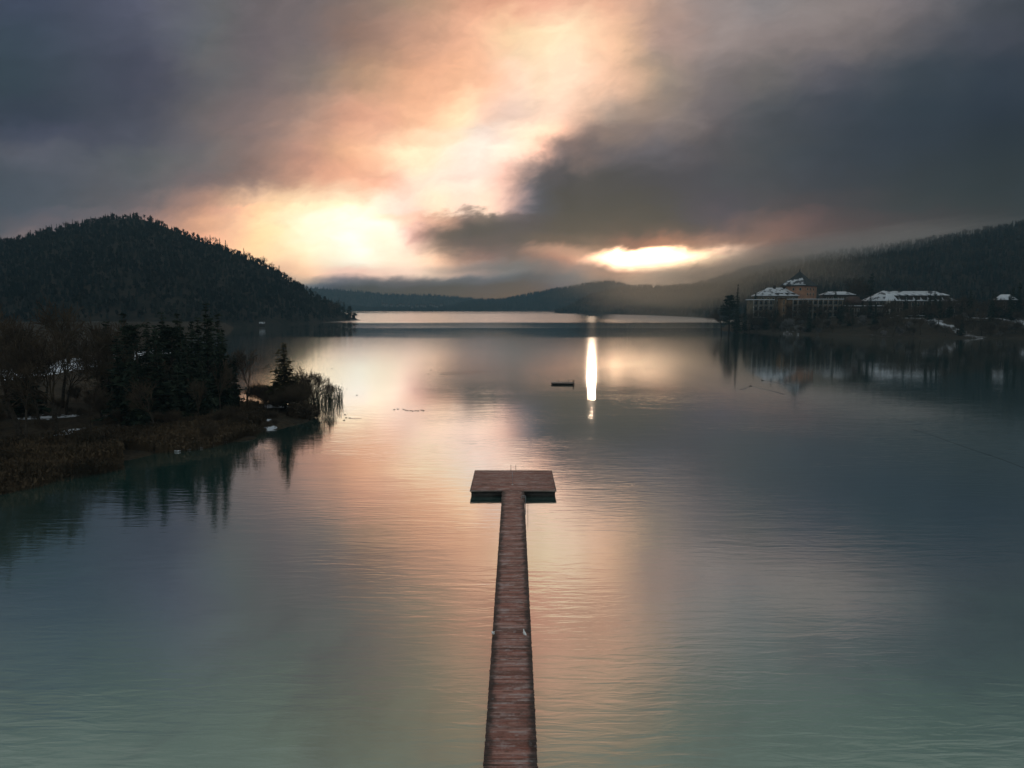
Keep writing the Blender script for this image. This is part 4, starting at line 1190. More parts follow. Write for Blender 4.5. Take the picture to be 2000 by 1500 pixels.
# the dense dark clump at the tip
tip = G(590, 812, .5)
root = empty('willow_bush', (tip.x, tip.y, 0.2), 0, 'dense dark rounded bush at the very tip of the left spit', 'bush')
g_ = np.random.default_rng(8)
q = g_.normal(size=(5200, 3))
q /= np.linalg.norm(q, axis=1, keepdims=True)
q *= (g_.uniform(0.25, 1, (5200, 1)) ** .5) * np.array([2.9, 2.2, 2.1]) * (1 + .18 * np.sin(q[:, :1] * 7 + q[:, 1:2] * 5))
q[:, 2] = np.abs(q[:, 2] + 0.9)
cb = MB()
cb.leaves(q, g_.uniform(.12, .3, 5200), 1.0, g_)
cb.build('crown', M['twigs'], root)
sb = MB()
p1 = q[:220]
sb.segs(np.column_stack([p1[:, :2] * .25, np.full(220, -.3)]), p1 * np.array([1, 1, 1.1]), np.full(220, .05), np.full(220, .02))
sb.build('stem', M['bark'], root)


# --- reeds standing in the shallows (nobody could count them)
def reeds(name, pts, hs, label, lean=.12, w=.03, seed=1, m=M['reed']):
    g = np.random.default_rng(seed)
    n = len(pts)
    p0 = pts.copy()
    p1 = pts + np.column_stack([g.normal(size=n) * lean * hs, g.normal(size=n) * lean * hs, hs])
    mid = (p0 + p1) / 2 + g.normal(size=(n, 3)) * .05
    b = MB()
    b.segs(p0, mid, np.full(n, w), np.full(n, w * .8))
    b.segs(mid, p1, np.full(n, w * .8), np.full(n, w * .3))
    b.leaves(p1 - np.array([0, 0, .12]), np.full(n, w * 5), 1.8, g)
    o = b.build(name, m)
    return tag(o, label, 'reeds', kind='stuff')


def reed_pts(n, pxr, yr, dr, seed, hfun=zl):
    g = np.random.default_rng(seed)
    out = []
    while len(out) < n:
        k = n * 3
        px, py = g.uniform(*pxr, k), g.uniform(*yr, k)
        t_ = (750 - py) / F
        v = (-math.sin(TH) + t_ * math.cos(TH)) / (math.cos(TH) + t_ * math.sin(TH))
        u = ((px - 1000) / F) / (math.cos(TH) + t_ * math.sin(TH))
        Y = -H / v
        P = np.column_stack([u * Y, Y])
        d = signed_dist(P, PL)
        dens = vnoise(P, 5.0, 9)
        ok = (d > dr[0]) & (d < dr[1]) & (g.uniform(0, 1, k) < np.clip((dens - .25) * 2.2, .08, 1))
        P = P[ok]
        z = np.maximum(h_left(P), -.6)
        out += [(*p, zz) for p, zz in zip(P, z)]
    return np.array(out[:n])


pr = reed_pts(26000, (-500, 240), (838, 1040), (-4.5, 16), 21)
reeds('reeds', pr, np.random.default_rng(1).uniform(.9, 2.3, len(pr)) * (.55 + .75 * vnoise(pr[:, :2], 4.5, 12)), 'tall dry brown reed bed in the lower left corner of the shore', seed=2)
pr = reed_pts(15000, (180, 520), (806, 885), (-.5, 14), 22)
reeds('reeds', pr, np.random.default_rng(2).uniform(.8, 1.8, len(pr)), 'low brown reeds fringing the middle of the left spit', seed=3)
# thin saplings and reeds wading off the tip
g_ = np.random.default_rng(31)
k = 640
px = 596 + 70 * g_.uniform(0, 1, k) ** 1.25
px = px + 1.0 * np.sin(px * .9)
Yw_ = np.interp(px, [596, 666], [150, 162]) + g_.normal(size=k) * 3.0
pts = np.column_stack([(px - 1000) / F * Yw_, Yw_, np.full(k, -.4)])
o = reeds('reeds', pts, g_.uniform(1.9, 4.3, k) * np.interp(px, [596, 666], [1.1, .85]), 'tall thin stalks wading in the water off the spit tip', lean=.2, w=.024, seed=5, m=M['needles'])

# shore stones and snow-capped log on the spit
for i, (px, py, s) in enumerate([(345, 881, .42), (356, 879, .3), (366, 878, .4), (379, 876, .26), (391, 875, .45), (402, 872, .3), (414, 870, .36), (426, 868, .3), (437, 863, .4), (446, 862, .25), (508, 838, .35), (530, 836, .3)]):
    p = G(px, py, 0.1)
    bm = bmesh.new()
    bmesh.ops.create_icosphere(bm, subdivisions=2, radius=s * .62)
    for v in bm.verts:
        n_ = math.sin(v.co.x * 5 + i) * math.cos(v.co.y * 4 + i * 2) * .16 + math.sin(v.co.z * 7 + i) * .08
        v.co *= 1 + n_
        v.co.z *= .5
        v.co.x *= 2.0
    me = bpy.data.meshes.new('stone')
    bm.to_mesh(me)
    bm.free()
    me.materials.append(M['snow'] if i % 2 == 0 else M['stone'])
    o = bpy.data.objects.new('stone', me)
    o.location = (p.x, p.y, .12)
    link(o)
    tag(o, 'snow-dusted stone on the waterline of the left spit', 'stone', 'stones on the left waterline')

# --- trees on the crest of the left hill, seen against the glow
crest = [(-1, 0)]
nr, nc = VL.shape[:2]
ri = int(round(1 / 1.5 * (nr - 1)))
g_ = np.random.default_rng(77)
for i in range(54):
    if i < 30:
        px = 405 + i * 9.6 + g_.normal() * 2
    else:
        px = 58 + (i - 30) * 7.6 + g_.normal() * 2
    j = np.interp(px, cl, np.arange(nc))
    a = VL[ri, int(j)] * (1 - j % 1) + VL[ri, min(int(j) + 1, nc - 1)] * (j % 1)
    con = g_.uniform() < (.4 if i < 30 else .8)
    hh = g_.uniform(10, 19) if i < 30 else g_.uniform(8, 15)
    if px > 560:
        hh *= .75
    tree('spruce%d' % (i % 4) if con else 'bare%d' % (i % 4), 'spruce_tree' if con else 'bare_tree', (a[0], a[1], a[2] - 1.0), hh / (10 if con else 12), g_.uniform(0, 6.28),
         ('conifer' if con else 'leafless tree') + ' outlined against the sky on the crest of the left hill', 'tree', 'conifers on the left crest' if con else 'leafless trees on the left crest', sx=hh / (10 if con else 12) * .85)
# the trees at the point where the left hill meets the lake
for i, (px, top, Y, key, hk, lab) in enumerate([(683, 597, 1085, 'pine1', 14, 'pine leaning over the water at the end of the left point'), (672, 590, 1080, 'spruce0', 10, 'dark spruce beside the pine at the end of the left point'),
                                                (661, 586, 1065, 'spruce2', 10, 'spruce behind the bright gap near the end of the left point'), (650, 580, 1040, 'bare1', 12, 'bare tree third from the end of the left point')]):
    x = U_(px, 600) * Y
    z = .3
    ht = H + V_(top) * Y - z
    tree(key, 'pine_tree' if 'pine' == key[:4] else ('spruce_tree' if 'spr' == key[:3] else 'bare_tree'), (x, Y, z), ht / hk, i, lab, 'tree')
b = MB()
g_ = np.random.default_rng(2)
p = T(684, 624, 1092)
ang = np.linspace(0, 2 * math.pi, 22, endpoint=False)
rr = 1 + .2 * np.sin(ang * 3) + .1 * np.cos(ang * 5)
ring0 = np.column_stack([p.x + 16 * rr * np.cos(ang), p.y + 9 * rr * np.sin(ang), np.full(22, -.5)])
ring1 = np.column_stack([p.x + 11 * rr * np.cos(ang), p.y + 6 * rr * np.sin(ang), .9 + .3 * np.sin(ang * 4)])
b.add(np.vstack([ring0, ring1, [[p.x, p.y, 1.3]]]), [[i, (i + 1) % 22, 22 + (i + 1) % 22, 22 + i] for i in range(22)], [[22 + i, 22 + (i + 1) % 22, 44] for i in range(22)])
tag(b.build('shore', M['stone']), 'low rocky spur at the end of the left point', 'shore', kind='structure')

# ------------------------------------------------------------------ pier
pier = empty('pier', (-0.19, 0, 0), -0.0041, 'long reddish-brown timber pier ending in a T-shaped platform', 'pier')
DZ = 0.70
PY0, PY1, PY2 = -14.0, 78.4, 88.2
b = MB()
y = PY0
g_ = np.random.default_rng(4)
while y < PY1 - .14:
    j = g_.normal() * .012
    b.box(-1.235 + j, 1.235 + j, y, y + .124, DZ - .04, DZ + g_.normal() * .003)
    y += .14
b.build('walkway', M['deck'], pier)
b = MB()
y = PY1
while y < PY2 - .1:
    b.box(-4.82, 4.82, y, y + .126, DZ - .04, DZ + g_.normal() * .003)
    y += .14
b.build('platform', M['deck_plain'], pier)
b = MB()
for x in (-1.0, 0, 1.0):
    b.box(x - .09, x + .09, PY0, PY1 - .05, DZ - .26, DZ - .043)
b.build('stringer', M['pile'], pier)
b = MB()
for x in (-4.5, -2.3, 0, 2.3, 4.5):
    b.box(x - .1, x + .1, PY1 + .16, PY2 - .16, DZ - .30, DZ - .043)
for y in (PY1 + .05, PY2 - .15):
    b.box(-4.76, 4.76, y, y + .10, DZ - .32, DZ - .044)
b.build('platform_frame', M['pile'], pier)
# pale kerb boards round the platform
b = MB()
b.box(-4.86, -1.24, PY1 - .06, PY1 - .003, DZ - .12, DZ + .03)
b.box(1.24, 4.86, PY1 - .06, PY1 - .003, DZ - .12, DZ + .03)
b.box(-4.86, 4.86, PY2 + .003, PY2 + .06, DZ - .12, DZ + .03)
b.box(-4.89, -4.83, PY1 - .06, PY2 + .06, DZ - .14, DZ + .027)
b.box(4.83, 4.89, PY1 - .06, PY2 + .06, DZ - .14, DZ + .027)
b.build('edge_board', M['edge'], pier)
b = MB()  # dark sheets standing in for the shaded void under the platform
b.box(-4.74, -1.30, PY1 + .02, PY1 + .045, -.2, DZ - .33)
b.box(1.30, 4.74, PY1 + .02, PY1 + .045, -.2, DZ - .33)
b.box(-4.74, 4.74, PY2 - .20, PY2 - .17, -.2, DZ - .33)
b.build('shade_sheet', M['pile'], pier)
for i, y in enumerate(np.arange(-10, 77, 4.35)):
    for sx in (-1.02, 1.02):
        b = MB()
        b.tube([(sx, y, -2.5), (sx, y, DZ - .27)], [.13, .12], 10)
        b.build('pile', M['pile'], pier)
for (x, y) in [(-4.4, PY1 + .3), (-1.6, PY1 + .3), (1.6, PY1 + .3), (4.4, PY1 + .3), (-4.4, PY2 - .4), (-1.5, PY2 - .4), (1.5, PY2 - .4), (4.4, PY2 - .4)]:
    b = MB()
    b.tube([(x, y, -2.5), (x, y, DZ - .31)], [.15, .14], 10)
    b.build('pile', M['pile'], pier)


def ladder(loc, rz, wd, up, material, parent=None, label=None, down=1.3):
    e = bpy.data.objects.new('ladder', None)
    e.location = loc
    e.rotation_euler = (0, 0, rz)
    link(e, parent)
    for s in (-1, 1):
        m = MB()
        m.tube([(s * wd / 2, -.45, 0.0), (s * wd / 2, -.45, up * .8), (s * wd / 2, -.38, up * .95), (s * wd / 2, -.2, up), (s * wd / 2, -.06, up * .93), (s * wd / 2, 0.0, up * .75), (s * wd / 2, 0.0, -down)], .026, 8)
        m.build('rail', material, e)
    for i in range(4):
        m = MB()
        m.tube([(-wd / 2, 0, -.15 - i * .28), (wd / 2, 0, -.15 - i * .28)], .02, 6)
        m.build('rung', material, e)
    return e


ladder((0.0, PY2 + .10, DZ), 0, .62, .75, M['rust'], pier)
ladder((1.36, 75.0, DZ), -math.pi / 2, .62, .28, M['steel'], pier)
# thin pale sign post on the platform
post = empty('post', (0.05, 81.0, DZ), 0, 'thin pale post standing upright in the middle of the pier platform', 'post')
b = MB()
b.tube([(0, 0, .035), (0, 0, 1.55)], .02, 8)
b.build('pole', M['steel'], post)
b = MB()
b.tube([(0, 0, 0.004), (0, 0, .035), (0, 0, .06)], [.11, .10, .04], 12)
b.build('base', M['white'], post)
# mooring pole beside the walkway
mp = empty('mooring_pole', (1.62, 71.6, 0), 0, 'slender mooring pole in the water close to the right of the walkway', 'pole')
b = MB()
b.tube([(0, 0, -2.2), (.02, 0, .7), (.03, 0, 1.3)], [.022, .02, .018], 8)
b.build('shaft', M['pile'], mp)
b = MB()
b.tube([(.03, 0, 1.3), (.03, 0, 1.34)], [.03, .02], 8)
b.build('cap', M['steel'], mp)


# ------------------------------------------------------------------ birds
def skin_body(name, pts, edges, rad, material, parent, sub=2):
    me = bpy.data.meshes.new(name)
    me.from_pydata(pts, edges, [])
    o = bpy.data.objects.new(name, me)
    link(o, parent)
    me.materials.append(material)
    sk = o.modifiers.new('skin', 'SKIN')
    for i, r in enumerate(rad):
        me.skin_vertices[0].data[i].radius = r if hasattr(r, '__len__') else (r, r)
    me.skin_vertices[0].data[0].use_root = True
    ss = o.modifiers.new('sub', 'SUBSURF')
    ss.levels = ss.render_levels = sub
    return o


def gull(loc, rz, label, tilt=0.0):
    e = empty('gull', loc, rz, label, 'bird', 'white gulls on the pier')
    pts = [(0, 0, .20), (-.10, 0, .205), (-.20, 0, .21), (-.29, 0, .205), (.08, 0, .235), (.13, 0, .29), (.15, 0, .35), (.17, 0, .385), (.20, 0, .385), (.225, 0, .378)]
    ed = [(0, 1), (1, 2), (2, 3), (0, 4), (4, 5), (5, 6), (6, 7), (7, 8), (8, 9)]
    rad = [(.085, .08), (.08, .07), (.05, .035), (.035, .01), (.075, .07), (.045, .045), (.038, .038), (.045, .042), (.028, .028), (.012, .012)]
    skin_body('body', pts, ed, rad, M['white'], e)
    for s in (-1, 1):
        m = MB()
        n = 9
        f = np.linspace(0, 1, n)
        top = np.column_stack([.09 - .42 * f, s * (.075 + .02 * np.sin(f * math.pi) - .055 * f), .255 - .045 * f])
        bot = np.column_stack([.07 - .36 * f, s * (.095 + .015 * np.sin(f * math.pi) - .06 * f), .255 - .09 * np.sin(np.clip(f * 1.1, 0, 1) * math.pi) - .04 * f])
        inn = top + np.array([0, -s * .012, -.01])
        m.add(np.vstack([top, bot, inn]), [[i, i + 1, n + i + 1, n + i] for i in range(n - 1)] + [[i, i + 1, 2 * n + i + 1, 2 * n + i] for i in range(n - 1)])
        m.build('wing', M['greyf'], e)
        m = MB()
        m.tube([(.01, s * .03, .13), (.0, s * .03, .07), (.015, s * .03, .004)], [.01, .007, .006], 6)
        m.tube([(.015, s * .03, .008), (.06, s * .04, .006)], [.008, .004], 5)
        m.build('leg', M['beak'], e)
    m = MB()
    m.tube([(.215, 0, .382), (.25, 0, .376), (.268, 0, .366)], [.013, .008, .002], 6)
    m.build('beak', M['beak'], e)
    return e


pA, pB = G(963, 1243, DZ), G(1024.5, 1243, DZ)
gA = gull((pA.x + .02, pA.y, DZ), -1.25, 'white gull perched on the left edge of the walkway')
gB = gull((pB.x, pB.y, DZ), 1.9, 'white gull standing near the right edge of the walkway')


def duck_parts(e):
    pts = [(0, 0, .03), (-.12, 0, .04), (-.24, 0, .085), (.11, 0, .045), (.16, 0, .11), (.175, 0, .17), (.20, 0, .195), (.235, 0, .185), (.275, 0, .178)]
    ed = [(0, 1), (1, 2), (0, 3), (3, 4), (4, 5), (5, 6), (6, 7), (7, 8)]
    rad = [(.11, .085), (.09, .075), (.03, .02), (.085, .07), (.04, .04), (.032, .032), (.04, .04), (.022, .014), (.016, .008)]
    skin_body('body', pts, ed, rad, M['duck'], e, 1)


dk = None
DL = 'small dark duck in the line of ducks swimming across the middle of the lake'
GR = 'ducks swimming in a line'


def put_duck(px, py, rz, label, group, s=0.85):
    global dk
    p = G(px, py)
    if dk is None:
        e = empty('duck', (p.x, p.y, 0), rz, label, 'duck', group)
        duck_parts(e)
        dk = e
    else:
        e = dk.copy()
        COL.objects.link(e)
        for ch in [c for c in COL.objects if c.parent == dk]:
            c = ch.copy()
            COL.objects.link(c)
            c.parent = e
        e.location = (p.x, p.y, 0)
        e.rotation_euler = (0, 0, rz)
        tag(e, label, 'duck')
        if group:
            e['group'] = group
        elif 'group' in e:
            del e['group']
    e.scale = (s, s, s)
    return e


for i, (px, py) in enumerate([(770, 800), (777, 799), (788, 799.5), (792, 801), (796, 802), (802, 802), (806, 803), (812, 802), (817, 802.5), (823, 801), (827, 802)]):
    put_duck(px, py, math.pi + .2 * math.sin(i * 2), DL, GR)
put_duck(674, 810, .3, 'dark duck farthest out of the four ducks off the spit tip', None)
put_duck(676, 816, .2, 'middle duck of the four ducks off the spit tip', None)
put_duck(683, 816.5, 0, 'right-hand duck of the four ducks off the spit tip, trailing a wake', None)
put_duck(672, 821, .4, 'nearest duck of the four ducks off the spit tip', None)
put_duck(697, 772, 0, 'single duck on the bright yellow reflection right of the spit', None)
put_duck(648, 720, 0, 'single duck far out above the stalks off the spit', None)
put_duck(842, 723, 0, 'farther duck of the pair left of the dark patch of water', None)
put_duck(837, 730, 0, 'nearer duck of the pair left of the dark patch of water', None)
put_duck(1466, 754, 2.6, 'duck at the head of the V-shaped wake on the right', None, 1.4)
put_duck(1489, 743, 3.0, 'duck swimming ahead of a straight wake toward the castle', None, 1.4)
for i, (px, py) in enumerate([(1233, 719), (1240, 720), (1246, 719), (1252, 743), (1262, 720), (1272, 720)]):
    put_duck(px, py, 0, 'tiny duck on the bright orange water right of the sun glint', 'ducks right of the sun glint')


def wake(pts, w, label):
    b = MB()
    P = [G(x, y) for x, y in pts]
    n = len(P)
    L, Rr, Tt = [], [], []
    for i, p in enumerate(P):
        d = (P[min(i + 1, n - 1)] - P[max(i - 1, 0)]).normalized()
        s = Vector((-d.y, d.x, 0)) * w * (.3 + .7 * i / (n - 1))
        L.append(p + s)
        Rr.append(p - s)
        Tt.append(p + Vector((0, 0, .05)))
    v = [list(x) for x in L + Tt + Rr]
    b.add(v, [[i, i + 1, n + i + 1, n + i] for i in range(n - 1)] + [[n + i, n + i + 1, 2 * n + i + 1, 2 * n + i] for i in range(n - 1)])
    o = b.build('water', M['water'], smooth=True)
    tag(o, label, 'wake', kind='structure')


wake([(1466, 754), (1458, 757), (1448, 761)], .5, 'left arm of the V-shaped duck wake')
wake([(1467, 754), (1486, 759), (1510, 764), (1530, 770)], .5, 'right arm of the V-shaped duck wake')
wake([(1490, 743), (1510, 746), (1538, 752)], .5, 'straight duck wake toward the right')
wake([(684, 817), (692, 818), (706, 817.5)], .3, 'short duck wake off the spit tip')

# ------------------------------------------------------------------ bathing raft
rc_ = G(1099, 750)
raft = empty('raft', (rc_.x, rc_.y, 0), R(-6), 'flat dark bathing raft floating in the middle of the lake', 'raft')
b = MB()
for i in range(24):
    x = -3.1 + i * .26
    b.box(x, x + .235, -2.1, 2.1, .36, .405)
b.build('deck', M['edge'], raft)
b = MB()
b.box(-3.1, 3.12, -2.12, -2.06, .22, .39)
b.box(-3.1, 3.12, 2.06, 2.12, .22, .39)
b.box(-3.16, -3.10, -2.12, 2.12, .22, .39)
b.box(3.12, 3.18, -2.12, 2.12, .22, .39)
b.build('frame', M['darkwood'], raft)
for s in (-1.5, 1.5):
    b = MB()
    b.tube([(-2.9, s, .02), (2.9, s, .02)], .19, 12)
    b.build('float', M['pile'], raft)
for (x, y, hh) in [(-1.3, 1.95, .55), (2.95, -1.9, .6), (2.95, 1.9, .6), (1.6, 1.95, .5)]:
    b = MB()
    b.tube([(x, y, .41), (x, y, .41 + hh)], [.06, .055], 8)
    b.build('bollard', M['pile'], raft)
ladder((3.2, 0, .40), -math.pi / 2, .6, .7, M['rust'], raft, down=.9)

# floating line far right
P = [G(x, y) for x, y in [(1780, 838), (1820, 850), (1870, 868), (1905, 880), (1945, 893), (1995, 912), (2050, 932), (2120, 962)]]
b = MB()
b.tube([(p.x, p.y, .02 + .01 * (i % 2)) for i, p in enumerate(P)], .009, 6)
tag(b.build('rope', M['rope']), 'thin dark line floating on the water at the right edge', 'rope')


# ------------------------------------------------------------------ buildings
K = 1.15


def bld(px, py, Y, rz, name, label, cat='building'):
    """an Empty at ground height z for a building whose near foot stands at distance Y"""
    p = T(px, py, Y)
    return empty(name, (p.x, p.y, p.z), rz, label, cat)


def hip_roof(m, x0, x1, y0, y1, z, zt, inset, th=.35, ov=.6):
    x0 -= ov
    x1 += ov
    y0 -= ov
    y1 += ov
    yc = (y0 + y1) / 2
    v = [[x0, y0, z], [x1, y0, z], [x1, y1, z], [x0, y1, z], [x0 + inset, yc, zt], [x1 - inset, yc, zt],
         [x0, y0, z - th], [x1, y0, z - th], [x1, y1, z - th], [x0, y1, z - th]]
    m.add(v, [[0, 1, 5, 4], [2, 3, 4, 5], [6, 7, 1, 0], [7, 8, 2, 1], [8, 9, 3, 2], [9, 6, 0, 3], [9, 8, 7, 6]], [[1, 2, 5], [3, 0, 4]])


def window(parent, x, z, w, h, y, rz=0.0, pos=None, material='glass', frame=True, face='front'):
    """window on the face y=const of its building; x along the wall. Frame with a recessed pane"""
    m = MB()
    t_ = .12

    def bx(a0, a1, z0, z1, d0, d1):
        if face == 'front':
            m.box(a0, a1, y - d1, y - d0, z0, z1)
        else:
            m.box(y - d1, y - d0, a0, a1, z0, z1)
    bx(x - w / 2, x + w / 2, z, z + h, 0.003, .06)
    pane = m.build('window', M[material], parent)
    if frame:
        m = MB()
        bx(x - w / 2 - t_, x - w / 2, z - t_, z + h + t_, .004, .10)
        bx(x + w / 2, x + w / 2 + t_, z - t_, z + h + t_, .004, .10)
        bx(x - w / 2, x + w / 2, z + h, z + h + t_, .005, .09)
        bx(x - w / 2, x + w / 2, z - t_, z, .005, .12)
        m.build('frame', M['frame'], pane)
    return pane


S = 0.382      # metres per photo pixel at the castle


# tower
Y0 = 545 * K
p = T(1571, 618, Y0)
tw = empty('castle_tower', (p.x, p.y, p.z), R(43), 'square orange castle tower under a steep dark pyramid roof, left facet snowy', 'tower')
A = 19.2
tw.scale = (K, K, K)
zE = (T(1571, 557, Y0).z - p.z) / K
zA = (T(1571, 529, Y0 + 14).z - p.z) / K
b = MB()
b.box(0, A, 0, A, -3, zE)
b.build('wall', M['pink'], tw)
b = MB()
o_ = .9
c_ = A / 2
k_ = 5
prev = None
pf = [(0, 1.0), (.12, .86), (.5, .45), (.85, .12), (1.0, .0)]
for f, r_ in pf[:-1]:
    hw = (c_ + o_) * r_
    ring = [[c_ - hw, c_ - hw, zE + f * (zA - zE)], [c_ + hw, c_ - hw, zE + f * (zA - zE)], [c_ + hw, c_ + hw, zE + f * (zA - zE)], [c_ - hw, c_ + hw, zE + f * (zA - zE)]]
    b.v.append(np.array(ring, float))
    n = b.n
    b.n += 4
    if prev is not None:
        b.q.append(np.array([[prev + i, prev + (i + 1) % 4, n + (i + 1) % 4, n + i] for i in range(4)]))
    prev = n
b.v.append(np.array([[c_, c_, zA]], float))
b.t.append(np.array([[prev + i, prev + (i + 1) % 4, b.n] for i in range(4)]))
b.n += 1
b.box(-o_, A + o_, -o_, A + o_, zE - .5, zE - .002)
roof = b.build('roof', M['shingle'], tw)
b = MB()
b.tube([(c_, c_, zA - .6), (c_, c_, zA + .6), (c_, c_, zA + 1.9)], [.5, .35, .05], 8)
b.build('finial', M['shingle'], roof)
# snow lying on the left facet (lower half)
b = MB()
fa = (c_ + o_)


def facet(f, s):      # left facet: x = c - hw, y from c-hw..c+hw
    hw = fa * np.interp(f, [q_[0] for q_ in pf], [q_[1] for q_ in pf])
    return [c_ - hw - .12, c_ + s * hw, zE + f * (zA - zE) + .10]


g_ = np.random.default_rng(9)
ss = np.linspace(-.98, .9, 15)
lo_ = [facet(.02, s) for s in ss]
hi_ = [facet(.50 + .04 * math.sin(i * 2.3) - .012 * i, s) for i, s in enumerate(ss)]
b.add(lo_ + hi_, [[i, 15 + i, 16 + i, i + 1] for i in range(14)])
so = b.build('snow_cover', M['snow_roof'], roof)
so.modifiers.new('thick', 'SOLIDIFY').thickness = .12
# windows on the right face (y = 0 face, x along) and left face (x = 0 face)
sp_ = A / 37.0
for px_ in (5.5, 14.5, 25.5):
    for py_ in (567, 577):
        z_ = (T(1571, py_, Y0).z - p.z) / K
        window(tw, px_ * sp_ + .5, z_, 1.7, 1.9, 0.0, frame=True)
for y_ in (4, 9.5, 15):
    for py_ in (567,):
        z_ = (T(1571, py_, Y0).z - p.z) / K
        window(tw, y_, z_, 1.5, 1.8, 0.0, face='side')


def wing(name, label, x0, x1, ytop, ybot, Y, depth, rz, wallm, roofm, roof_h=None, ridge=None, floors=2, nwin=8, balcony=False, snow_line=True, parapet=True, win='glass', w=1.5):
    """a range of building whose eaves run from photo x0 to x1 at photo y ytop"""
    Y *= K
    a, c = T(x0, ytop, Y), T(x1, ytop, Y)
    zb = T(x0, ybot, Y).z - 6.0 * K
    L = (c - a).length / K
    e = empty(name, (a.x, a.y, zb), rz, label, 'building')
    e.scale = (K, K, K)
    zt = (a.z - zb) / K
    b = MB()
    b.box(0, L, 0, depth, 0, zt)
    b.build('wall', M[wallm], e)
    b = MB()
    if roof_h:
        hip_roof(b, 0, L, 0, depth, zt + .36, zt + .36 + roof_h, ridge)
    else:
        b.box(-.7, L + .7, -.7, depth + .7, zt + .003, zt + .55)
    rf = b.build('roof', M[roofm], e)
    if snow_line and roof_h:
        b = MB()
        b.box(-.75, L + .75, -.75, -.45, zt + .02, zt + .42)
        b.build('eaves_snow', M['snow'], rf)
    fh = (zt - 5.0) / floors
    for f in range(floors):
        for i in range(nwin):
            window(e, L * (i + .5) / nwin, 5.0 + f * fh + fh * .14, w, fh * .68, 0.0, material=win)
        if balcony:
            b = MB()
            b.box(.3, L - .3, -1.5, -.13, 5.0 + f * fh - .12, 5.0 + f * fh + .08)
            for i in range(nwin):
                b.box(L * i / nwin + .1, L * i / nwin + .32, -1.45, -.14, 5.0 + f * fh + .085, 5.0 + f * fh + fh - .13)
            for i in range(int(L / .9)):
                b.box(.4 + i * .9, .52 + i * .9, -1.46, -1.40, 5.0 + f * fh + .085, 5.0 + f * fh + .93)
            b.box(.3, L - .3, -1.5, -1.38, 5.0 + f * fh + .935, 5.0 + f * fh + 1.05)
            b.build('balcony', M['rail'], e)
    return e, L, zt, rf


e1, L1, z1, r1_ = wing('castle_wing', 'castle wing with a broad snow-covered hip roof left of the tower', 1485, 1577, 578, 612, 548, 17, R(2), 'cream', 'snow_roof', roof_h=6.2, ridge=9.5, floors=2, nwin=9)
for (x_, y_) in [(13.0, 7), (20.5, 7.5)]:
    b = MB()
    b.box(x_, x_ + 1.6, y_, y_ + 1.4, z1 + 4.2, z1 + 8.2)
    b.build('chimney', M['darkwood'], r1_)
for i in range(5):
    x_ = 12 + i * 4.2
    b = MB()
    b.box(x_, x_ + 1.9, 1.2, 3.6, z1 + .9, z1 + 2.3)
    d_ = b.build('dormer', M['darkwood'], r1_)
    b = MB()
    b.add([[x_ - .2, 1.0, z1 + 2.303], [x_ + 2.1, 1.0, z1 + 2.303], [x_ + 2.1, 5.0, z1 + 2.8], [x_ - .2, 5.0, z1 + 2.8], [x_ - .2, 1.0, z1 + 2.5], [x_ + 2.1, 1.0, z1 + 2.5], [x_ + 2.1, 5.0, z1 + 3.0], [x_ - .2, 5.0, z1 + 3.0]],
          [[3, 2, 1, 0], [4, 5, 6, 7], [0, 1, 5, 4], [1, 2, 6, 5], [2, 3, 7, 6], [3, 0, 4, 7]])
    b.build('snow_cover', M['snow'], d_)
wing('terrace_wing', 'low flat-roofed balcony wing at the left end of the castle', 1471, 1512, 586, 618, 532, 12, R(4), 'cream', 'snow', floors=3, nwin=4, balcony=True, w=2.7)
wing('stair_tower', 'narrow ochre stair tower between the two balcony wings', 1526, 1537, 583, 622, 531, 6, R(2), 'ochre', 'brownroof', floors=3, nwin=1, w=.9)
wing('terrace_wing', 'long low balcony wing with a snowy flat roof below the orange tower', 1548, 1645, 585, 618, 533, 12, R(-2), 'ochre', 'snow', floors=3, nwin=10, balcony=True, w=2.9)
wing('courtyard_range', 'dim hipped range with a patch of snow just right of the tower', 1612, 1668, 576, 600, 560, 12, R(-3), 'darkwood', 'snow_roof', roof_h=2.4, ridge=5, floors=1, nwin=6)
wing('linking_range', 'low snow-roofed corridor linking the castle and the dormered hotel', 1652, 1729, 598, 620, 528, 9, R(-2), 'darkwood', 'snow', floors=1, nwin=8)
# brown gabled house between
a = T(1664, 593, 540 * K)
gh = empty('gabled_house', (a.x, a.y, a.z - 6), R(12), 'brown steep-gabled house end between castle and hotel', 'house')
b = MB()
b.box(0, 11, 0, 12, 0, 6)
b.build('wall', M['darkwood'], gh)
b = MB()
b.add([[-.6, -.6, 5.9], [11.6, -.6, 5.9], [5.5, -.6, 12.2], [-.6, 12.6, 5.9], [11.6, 12.6, 5.9], [5.5, 12.6, 12.2]], [[0, 3, 5, 2], [1, 2, 5, 4], [0, 1, 4, 3]], [[0, 2, 1], [3, 4, 5]])
b.build('roof', M['brownroof'], gh)
for x_ in (2.2, 4.8, 7.4):
    window(gh, x_ + .5, 2.4, 1.2, 1.6, 0.0)

